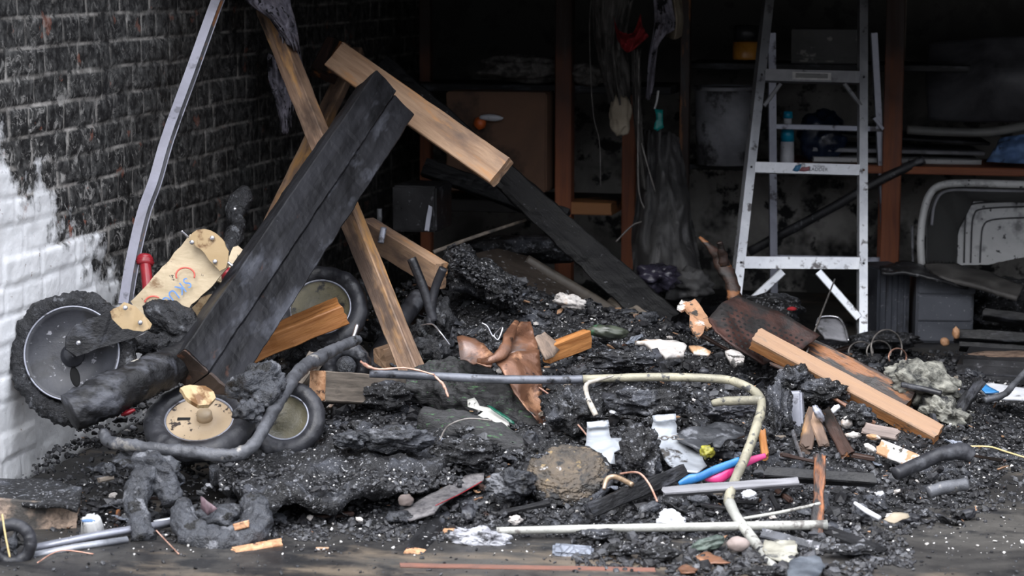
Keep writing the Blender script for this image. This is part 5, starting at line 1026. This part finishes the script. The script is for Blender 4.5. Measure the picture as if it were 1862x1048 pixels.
lump('charred_clutter', 'black charred mound behind the lower end of the rafter', 'mound', 1245, 520, 7.4, 46, 30, .10, clothd, amp=.5, ridge=.8)
lump('charred_clutter', 'purplish black plastic clutter left of the forked branch', 'clutter', 1195, 505, 7.25, 38, 24, .08, mk('purple_black_plastic', (.01, .009, .014), (.05, .045, .07), 8, rough=.3, bump=.4), amp=.5, ridge=.8)
lump('charred_clutter', 'black charred clutter at the foot of the ladder, left leg', 'clutter', 1400, 560, 7.15, 60, 26, .12, char, amp=.4)
lump('charred_clutter', 'low black charred clutter between ladder foot and storage unit', 'clutter', 1610, 620, 7.15, 60, 16, .12, char, amp=.4)
lump('charred_clutter', 'black charred clutter behind the broad sooty panel', 'clutter', 960, 452, 7.6, 120, 26, .15, char, amp=.35)
lump('red_scrap', 'tiny red scrap glowing behind the pegboard', 'scrap', 1440, 562, 7.0, 9, 4, .01, redc, amp=.4, sub=2)
chips('fibre_tufts', 'pale shreds of insulation fibre caught round the fibre clump', 'fibre', 260, (.002, .006), fibre, reg(1600, 1780, 5.9, 6.5), seed=41, elong=4, lift=1)
ti = E('baking_tin', at(1512, 600, 6.7), 'small grey rectangular tin standing behind the pegboard', 'tin')
sheet('tin_face', None, None, [(1484, 592, 6.75), (1492, 578, 6.78), (1522, 578, 6.78), (1534, 592, 6.75), (1542, 618, 6.7), (1500, 612, 6.7)], .01, wgrey, crumple=.006, parent=ti)
tube('tin_rim', None, None, px((1484, 592, 6.74), (1492, 577, 6.77), (1522, 577, 6.77), (1535, 592, 6.74), (1543, 620, 6.69)), .003, bolt, parent=ti, nseg=6)
lump('fibre_clump', 'big grey green clump of scorched insulation fibre at right', 'insulation', 1678, 702, 6.12, 68, 40, .12, fibre, rot=-.35, amp=.4, ridge=.6, fine=.14, sub=5)
lump('fibre_clump', 'lower part of the scorched insulation fibre beside the pale plank end', 'insulation', 1716, 752, 5.98, 42, 28, .09, fibre, rot=-.5, amp=.5, ridge=.6, fine=.16, sub=5)
tube('charred_rod', 'thin black rod lying over the fibre clump', 'rod', px((1640, 700, 6.0), (1680, 708, 5.96), (1712, 716, 5.94)), .008, rubber, nseg=10)
plank('timber', 'black charred shard standing right of the fibre clump', 'timber', at(1730, 768, 5.92), at(1782, 690, 6.05), .035, .02, charw, n=-F - R * .3, rough=.006, ends=.012, taper=(.7, 1))
sheet('white_board', 'white board with a blue corner lying at the right edge', 'board', [(1775, 702, 6.2), (1800, 696, 6.25), (1880, 708, 6.2), (1880, 724, 6.12), (1800, 722, 6.12)], .008, whiteb, crumple=.003)
sheet('blue_corner', 'blue scrap beside the white board at the right edge', 'scrap', [(1776, 690, 6.2), (1800, 704, 6.16), (1818, 712, 6.12), (1792, 714, 6.12), (1782, 704, 6.15)], .004, blue, crumple=.006)
tube('charred_stick', 'curved charred stick crossing the white board', 'stick', px((1790, 728, 5.98), (1825, 718, 6.0), (1845, 698, 6.05), (1868, 672, 6.1)), [.010, .009, .009, .008], pipe, nz=.2)
for (cx, cy, rx_, ry_, lab) in ((1612, 634, 28, 34, 'large thin wire loop behind the dark beam'), (1598, 640, 22, 20, 'smaller wire loop inside the large loop'), (1632, 650, 16, 16, 'brownish wire loop right of the large loop'), (1565, 640, 22, 18, 'wire loop close to the ladder foot')):
    pts = [at(cx + rx_ * math.cos(a), cy - ry_ * math.sin(a), 6.7 + .08 * math.cos(a)) for a in [-.4 + i * 4.0 / 12 for i in range(13)]]
    tube('wire_loop', lab, 'wire', pts, .0026, wired if 'brown' not in lab else wirec, nseg=6, m=3)
# pieces under the pale orange plank
gb = bbox('grey_plastic_box', alug, frame(at(1444, 745, 5.75), R * .98 + U * .05 - F * .3, -F - R * .4), -.021, .021, -.055, .048, -.04, 0, bev=.006, seg=3)
T(gb, 'scorched grey metal box standing on end below the pale plank', 'metal box')
for i, (a, b, w_, t_, m_, lab) in enumerate((
    ((1466, 812, 5.5), (1482, 742, 5.62), .034, .02, brn, 'brown split timber piece standing below the pale plank'),
    ((1498, 806, 5.5), (1478, 752, 5.6), .030, .015, brn, 'second brown timber piece leaning behind the upright stick'),
    ((1392, 826, 5.42), (1386, 778, 5.5), .018, .02, org, 'short orange stick standing beside the bent frame leg'),
    ((1540, 822, 5.45), (1498, 742, 5.62), .034, .012, charbr, 'dark brown slat leaning below the pale plank'),
    ((1570, 778, 5.62), (1632, 790, 5.6), .030, .03, mk('mauve_grey_wood', (.16, .125, .11), (.30, .24, .215), 8, GR, rough=.7, bump=.3), 'mauve grey block lying under the lower end of the pale plank'),
    ((1598, 812, 5.5), (1665, 838, 5.42), .038, .014, plasterb, 'brown and white shard in front of the mauve grey block'),
    ((1545, 720, 5.85), (1400, 660, 5.98), .012, .012, charbr, 'thin brown splinter lying along the underside of the pale plank'),
    ((1590, 770, 5.72), (1480, 700, 5.85), .010, .010, copper, 'thin copper coloured strip beneath the pale plank'))):
    plank('timber', lab, 'timber', at(*a), at(*b), w_, t_, m_, n=-F + Z * .2, rough=.003, ends=.012)
for i, (x, y, D, a, b, lab) in enumerate(((1552, 792, 5.58, 15, 6, 'larger white shell like plaster piece'), (1588, 795, 5.55, 13, 5, 'flat white plaster piece beside the mauve grey block'), (1540, 768, 5.66, 10, 13, 'upright white plaster flake below the pale plank'), (1582, 815, 5.45, 13, 6, 'crumbly white plaster piece behind the brown shard'), (1518, 745, 5.75, 6, 11, 'tiny bright white chip stuck under the pale plank'), (1488, 752, 5.56, 17, 7, 'dark glossy flake resting on the brown split timber'))):
    lump('plaster_piece', lab, 'plaster piece' if i < 5 else 'flake', x, y, D, a, b, .012, (plaster if i < 4 else whiteb) if i < 5 else alug, rot=-.2 * i, amp=.4, sub=3)
tube('grey_strut', 'thin grey strut standing below the scorched metal box', 'strut', px((1442, 785, 5.6), (1450, 812, 5.5), (1460, 838, 5.4)), [.006, .005, .004], bolt, nseg=8)
for (cx, cy, D, rx, ry, m_, lab) in ((1415, 760, 5.7, 22, 60, char, 'tall black charred mass left of the scorched metal box'), (1500, 712, 5.85, 40, 22, char, 'black charred lump beneath the middle of the pale plank'), (1560, 755, 5.68, 28, 20, char, 'black charred lump among the white plaster pieces'), (1445, 690, 5.9, 30, 24, char, 'black charred lump where the cable ends'), (1320, 745, 5.55, 40, 16, discg, 'sooty round dish lump under the bent frame corner'), (1165, 830, 5.2, 32, 52, char, 'tall charred lump between the two white brackets'), (930, 640, 5.95, 30, 18, char, 'charred lump behind the brown sheet'), (1130, 655, 5.85, 60, 18, char, 'charred fold in the middle of the heap'), (1180, 730, 5.55, 70, 26, char, 'wide charred fold below the long tube'), (1040, 745, 5.5, 50, 40, char, 'charred fold right of the brown sheet foot'), (720, 800, 5.3, 60, 22, meltg, 'grey melted fold in front of the charred rug'), (850, 820, 5.28, 55, 24, char, 'charred fold below the torn white paper'), (980, 830, 5.25, 32, 22, char, 'charred lump at the left rim of the crusted disc'), (930, 880, 5.12, 40, 24, meltg, 'grey crumpled lump left of the crusted disc'), (640, 800, 5.3, 30, 14, meltg, 'small grey fold at the back of the charred slab'), (700, 720, 5.75, 50, 22, char, 'charred lump under the notched board')):
    lump('charred_lump', lab, 'charred lump', cx, cy, D, rx, ry, .05, m_, amp=.5, ridge=.7, fine=.14, sub=5)

# ---- foreground scraps at lower right of centre
def fl(px0, px1, py0, py1):
    def f(rnd):
        x = rnd.uniform(px0, px1); y = rnd.uniform(py0, py1)
        if noise.noise(V((x * .012, y * .03, 3))) < -.12: return None
        return plane(x, y, .001)
    return f
chips('foreground_rubble', 'black rubble spread on the floor below the straight pale pole', 'rubble', 2600, (.002, .009), cc, fl(1040, 1660, 968, 1060), seed=51, lift=.5)
chips('foreground_lumps', 'coarse black lumps spread below the straight pale pole', 'rubble', 150, (.008, .018), cc, fl(1080, 1620, 972, 1050), seed=52, flat=.3, lift=.4)
chips('heap_edge_rubble', 'black rubble spilled along the front edge of the heap', 'rubble', 1600, (.002, .008), cc, fl(300, 900, 935, 985), seed=53, lift=.4)
def flat(name, label, cat, pts, th, mat, z=.012, **k): return sheet(name, label, cat, [plane(x, y, z) for x, y in pts], th, mat, world=True, **k)
flat('metal_scrap', 'cream coloured bent scrap under the lower end of the bent frame leg', 'scrap', [(1392, 984), (1420, 976), (1446, 984), (1452, 1004), (1430, 1022), (1404, 1016), (1384, 1000)], .004, mk('cream_scrap', (.20, .19, .155), (.38, .37, .31), 12, rough=.6, bump=.3, spots=[(12, .6, .7, (.07, .07, .065), I3)]), crumple=.012, fz=20, z=.014)
flat('melted_sheet', 'blue grey melted sheet at the bottom edge, right of the bent frame leg', 'scrap', [(1430, 1052), (1436, 1022), (1462, 1008), (1492, 1016), (1500, 1030), (1480, 1052)], .006, mk('blue_grey_melt', (.05, .058, .07), (.12, .135, .155), 12, rough=.5, bump=.6), crumple=.014, fz=16, z=.02)
lump('dark_stone', 'round dark stone just left of the bent frame leg end', 'stone', 1342, 990, 4.80, 21, 14, .02, stone, amp=.15, fine=.03, sub=3)
lump('melted_lump', 'greenish grey melted scrap left of the round dark stone', 'melted lump', 1288, 990, 4.82, 30, 12, .02, mk('greenish_melt', (.03, .04, .036), (.09, .12, .10), 12, rough=.5, bump=.7), rot=.3, amp=.4)
flat('leaf_scrap', 'brown leaf like scrap at the bottom, left of the cream scrap', 'scrap', [(1262, 1010), (1285, 1002), (1310, 1012), (1328, 1026), (1300, 1022), (1280, 1020)], .003, copper, crumple=.010, fz=20)
flat('leaf_scrap', 'small brown scrap at the bottom near the end of the brown strip', 'scrap', [(1232, 1032), (1250, 1026), (1268, 1034), (1262, 1044), (1240, 1042)], .003, copper, crumple=.010, fz=20)
for (x, y, rx_, ry_, lab) in ((1198, 1008, 34, 13, 'black lump right of the cracked charcoal block'), (1130, 1000, 26, 11, 'black lump touching the cracked charcoal block'), (1390, 1040, 36, 10, 'dark lump at the bottom edge, left of the melted sheet'), (1545, 1000, 44, 10, 'flat black lump below the foot of the upright stick'), (1090, 972, 34, 9, 'low black lump just below the straight pale pole')):
    q = plane(x, y + 6, .012); lump('charred_lump', lab, 'charred lump', x, y, proj(q)[2], rx_, ry_, .025, char, amp=.45, ridge=.8, fine=.14)
plank('timber', 'short scorched board lying right of the foot of the upright stick', 'timber', plane(1505, 962, .015), plane(1605, 1000, .012), .034, .012, charw, n=-F * .3 + Z, rough=.003, ends=.01)
tube('dry_twig', 'thin dry twig on the floor right of the arched lump', 'twig', [plane(284, 965, .02), plane(300, 982, .008), plane(325, 1008, .004)], .0016, wirec, nseg=6)
tube('dry_twig', 'thin curved twig on the floor below the aluminium channels', 'twig', [plane(68, 1024, .006), plane(110, 1002, .012), plane(170, 1008, .004)], .0016, wirec, nseg=6)
plank('pale_splinter', 'tiny pale splinter on bare floor right of the split wood chip', 'splinter', plane(574, 996, .004), plane(596, 996, .004), .008, .003, tan, n=Z, rough=.0005)
# ---------------------------------------------------------------- countable loose fragments
rnd = random.Random(11)
ANCH = [(258, 930, 'melted grey arch'), (400, 950, 'melted ring'), (360, 770, 'tan wheel'), (530, 770, 'tilted burnt wheel'), (440, 820, 'grey handlebar tube'), (600, 850, 'charred slab'), (770, 872, 'pinkish stone'), (800, 905, 'granular roofing scrap'), (760, 990, 'charred stub end'), (876, 980, 'white ash chunk'), (1030, 865, 'crusted disc'), (1120, 880, 'brassy bent handle'), (1160, 900, 'short black slat'), (1098, 800, 'left white bracket'), (1235, 805, 'larger white bracket'), (1290, 795, 'zigzag tray'), (1300, 860, 'blue and pink straps'), (1360, 900, 'bright plaster lump'), (1335, 925, 'bent frame leg'), (1222, 950, 'plaster lump under the pole'), (1050, 962, 'straight pale pole'), (1490, 900, 'upright burnt stick'), (1550, 865, 'long flat charred board'), (1576, 930, 'bright white tube'), (1700, 845, 'lumpy charred pipe'), (1722, 888, 'shorter grey pipe'), (1444, 745, 'scorched metal box'), (1480, 780, 'brown split timber'), (1600, 785, 'mauve grey block'), (1540, 700, 'pale orange plank'), (1680, 800, 'pale plank end'), (1690, 705, 'fibre clump'), (1350, 620, 'pegboard'), (1265, 580, 'upright plaster shard'), (1200, 632, 'flat white shard'), (1336, 650, 'small white shard'), (1105, 604, 'green bottle shape'), (1040, 635, 'short orange block'), (1036, 549, 'brown and white plaster chunk'), (950, 650, 'crumpled brown sheet'), (888, 755, 'torn white paper'), (840, 720, 'rolled charred rug'), (650, 702, 'notched board'), (750, 660, 'leaning brown stud'), (1080, 725, 'pale hanging cable'), (1200, 688, 'long metal tube'), (1340, 730, 'bent frame corner'), (1490, 830, 'top of the upright stick'), (1560, 610, 'ladder foot'), (1620, 635, 'wire loops'), (1770, 760, 'standing black shard'), (570, 600, 'thick orange timber'), (900, 540, 'grey ash clump'), (700, 790, 'grey melted fold')]
def protos(kind, n_):
    out = []
    for i in range(n_):
        if kind == 'flake':
            k = rnd.randint(5, 7); poly = [V((math.cos(a) * rnd.uniform(.018, .04), math.sin(a) * rnd.uniform(.012, .026), 0)) for a in [j * 6.283 / k for j in range(k)]]
            o = sheet('charred_flake', None, None, poly, .003, (char, meltg, char, ashb)[i % 4], crumple=.016, fz=26, world=True, maxe=.008)
        elif kind == 'stick':
            vs, fs = plank_mesh(rnd.uniform(.05, .13), rnd.uniform(.009, .02), rnd.uniform(.006, .014), rough=.002, ends=.006, seed=50 + i, step=.008)
            o = O('charred_stick', vs, fs, (charw, charw, charbr, greyw, charw)[i % 5], smooth=False)
        elif kind == 'lump':
            vs, fs = lump_mesh(rnd.uniform(.018, .036), rnd.uniform(.014, .026), rnd.uniform(.010, .020), amp=.5, ridge=.8, fine=.1, sub=3, seed=80 + i)
            o = O('charcoal_lump', vs, fs, (char, meltg, char, rubber)[i % 4])
        else:
            vs, fs = lump_mesh(rnd.uniform(.007, .014), rnd.uniform(.005, .010), rnd.uniform(.003, .006), amp=.5, ridge=.6, fine=.1, sub=2, seed=110 + i)
            o = O('plaster_chip', vs, fs, (plaster, whiteb)[i % 2], smooth=False)
        out.append(o)
    return out
for kind, np_, cnt, label, cat, grp in (('flake', 8, 120, 'thin charred flake lying loose on the ash heap', 'flake', 'charred flakes on the heap'), ('stick', 8, 70, 'small charred stick lying loose on the ash heap', 'stick', 'charred sticks on the heap'), ('lump', 8, 110, 'small charcoal lump lying loose on the ash heap', 'charcoal lump', 'charcoal lumps on the heap'), ('chip', 6, 70, 'small white plaster chip lying loose on the ash heap', 'plaster chip', 'plaster chips on the heap')):
    ps = protos(kind, np_); fresh = list(ps)
    rg = reg(150, 1790, 4.95, 6.7, nearpow=1.2)
    k = 0
    while k < cnt:
        p = rg(rnd)
        if p is None: continue
        o = fresh.pop() if fresh else rnd.choice(ps).copy()
        if o.name not in col.objects: col.objects.link(o)
        o.matrix_basis = Matrix.Translation(p + V((0, 0, .012 if kind != 'chip' else .008))) @ Matrix.Rotation(rnd.random() * 6.28, 4, 'Z') @ Matrix.Rotation(rnd.uniform(-.45, .45) + (.25 if kind == 'flake' else 0), 4, 'X') @ Matrix.Rotation(rnd.uniform(-.35, .35), 4, 'Y')
        qx, qy, qD = proj(p)
        an = min(ANCH, key=lambda a_: math.hypot(a_[0] - qx, (a_[1] - qy) * 1.3)); ddx, ddy = qx - an[0], (qy - an[1]) * 1.3
        side = ('right of' if ddx > 0 else 'left of') if abs(ddx) > abs(ddy) else ('in front of' if ddy > 0 else 'behind')
        how = 'close ' if math.hypot(ddx, ddy) < 34 and side not in ('right of', 'left of') else ''
        if side in ('right of', 'left of') and math.hypot(ddx, ddy) < 34: how = 'just '
        w_ = (how + side + ' the ' + an[2])
        T(o, label.replace('loose on the ash heap', w_), cat, grp.replace('on the heap', w_)); k += 1
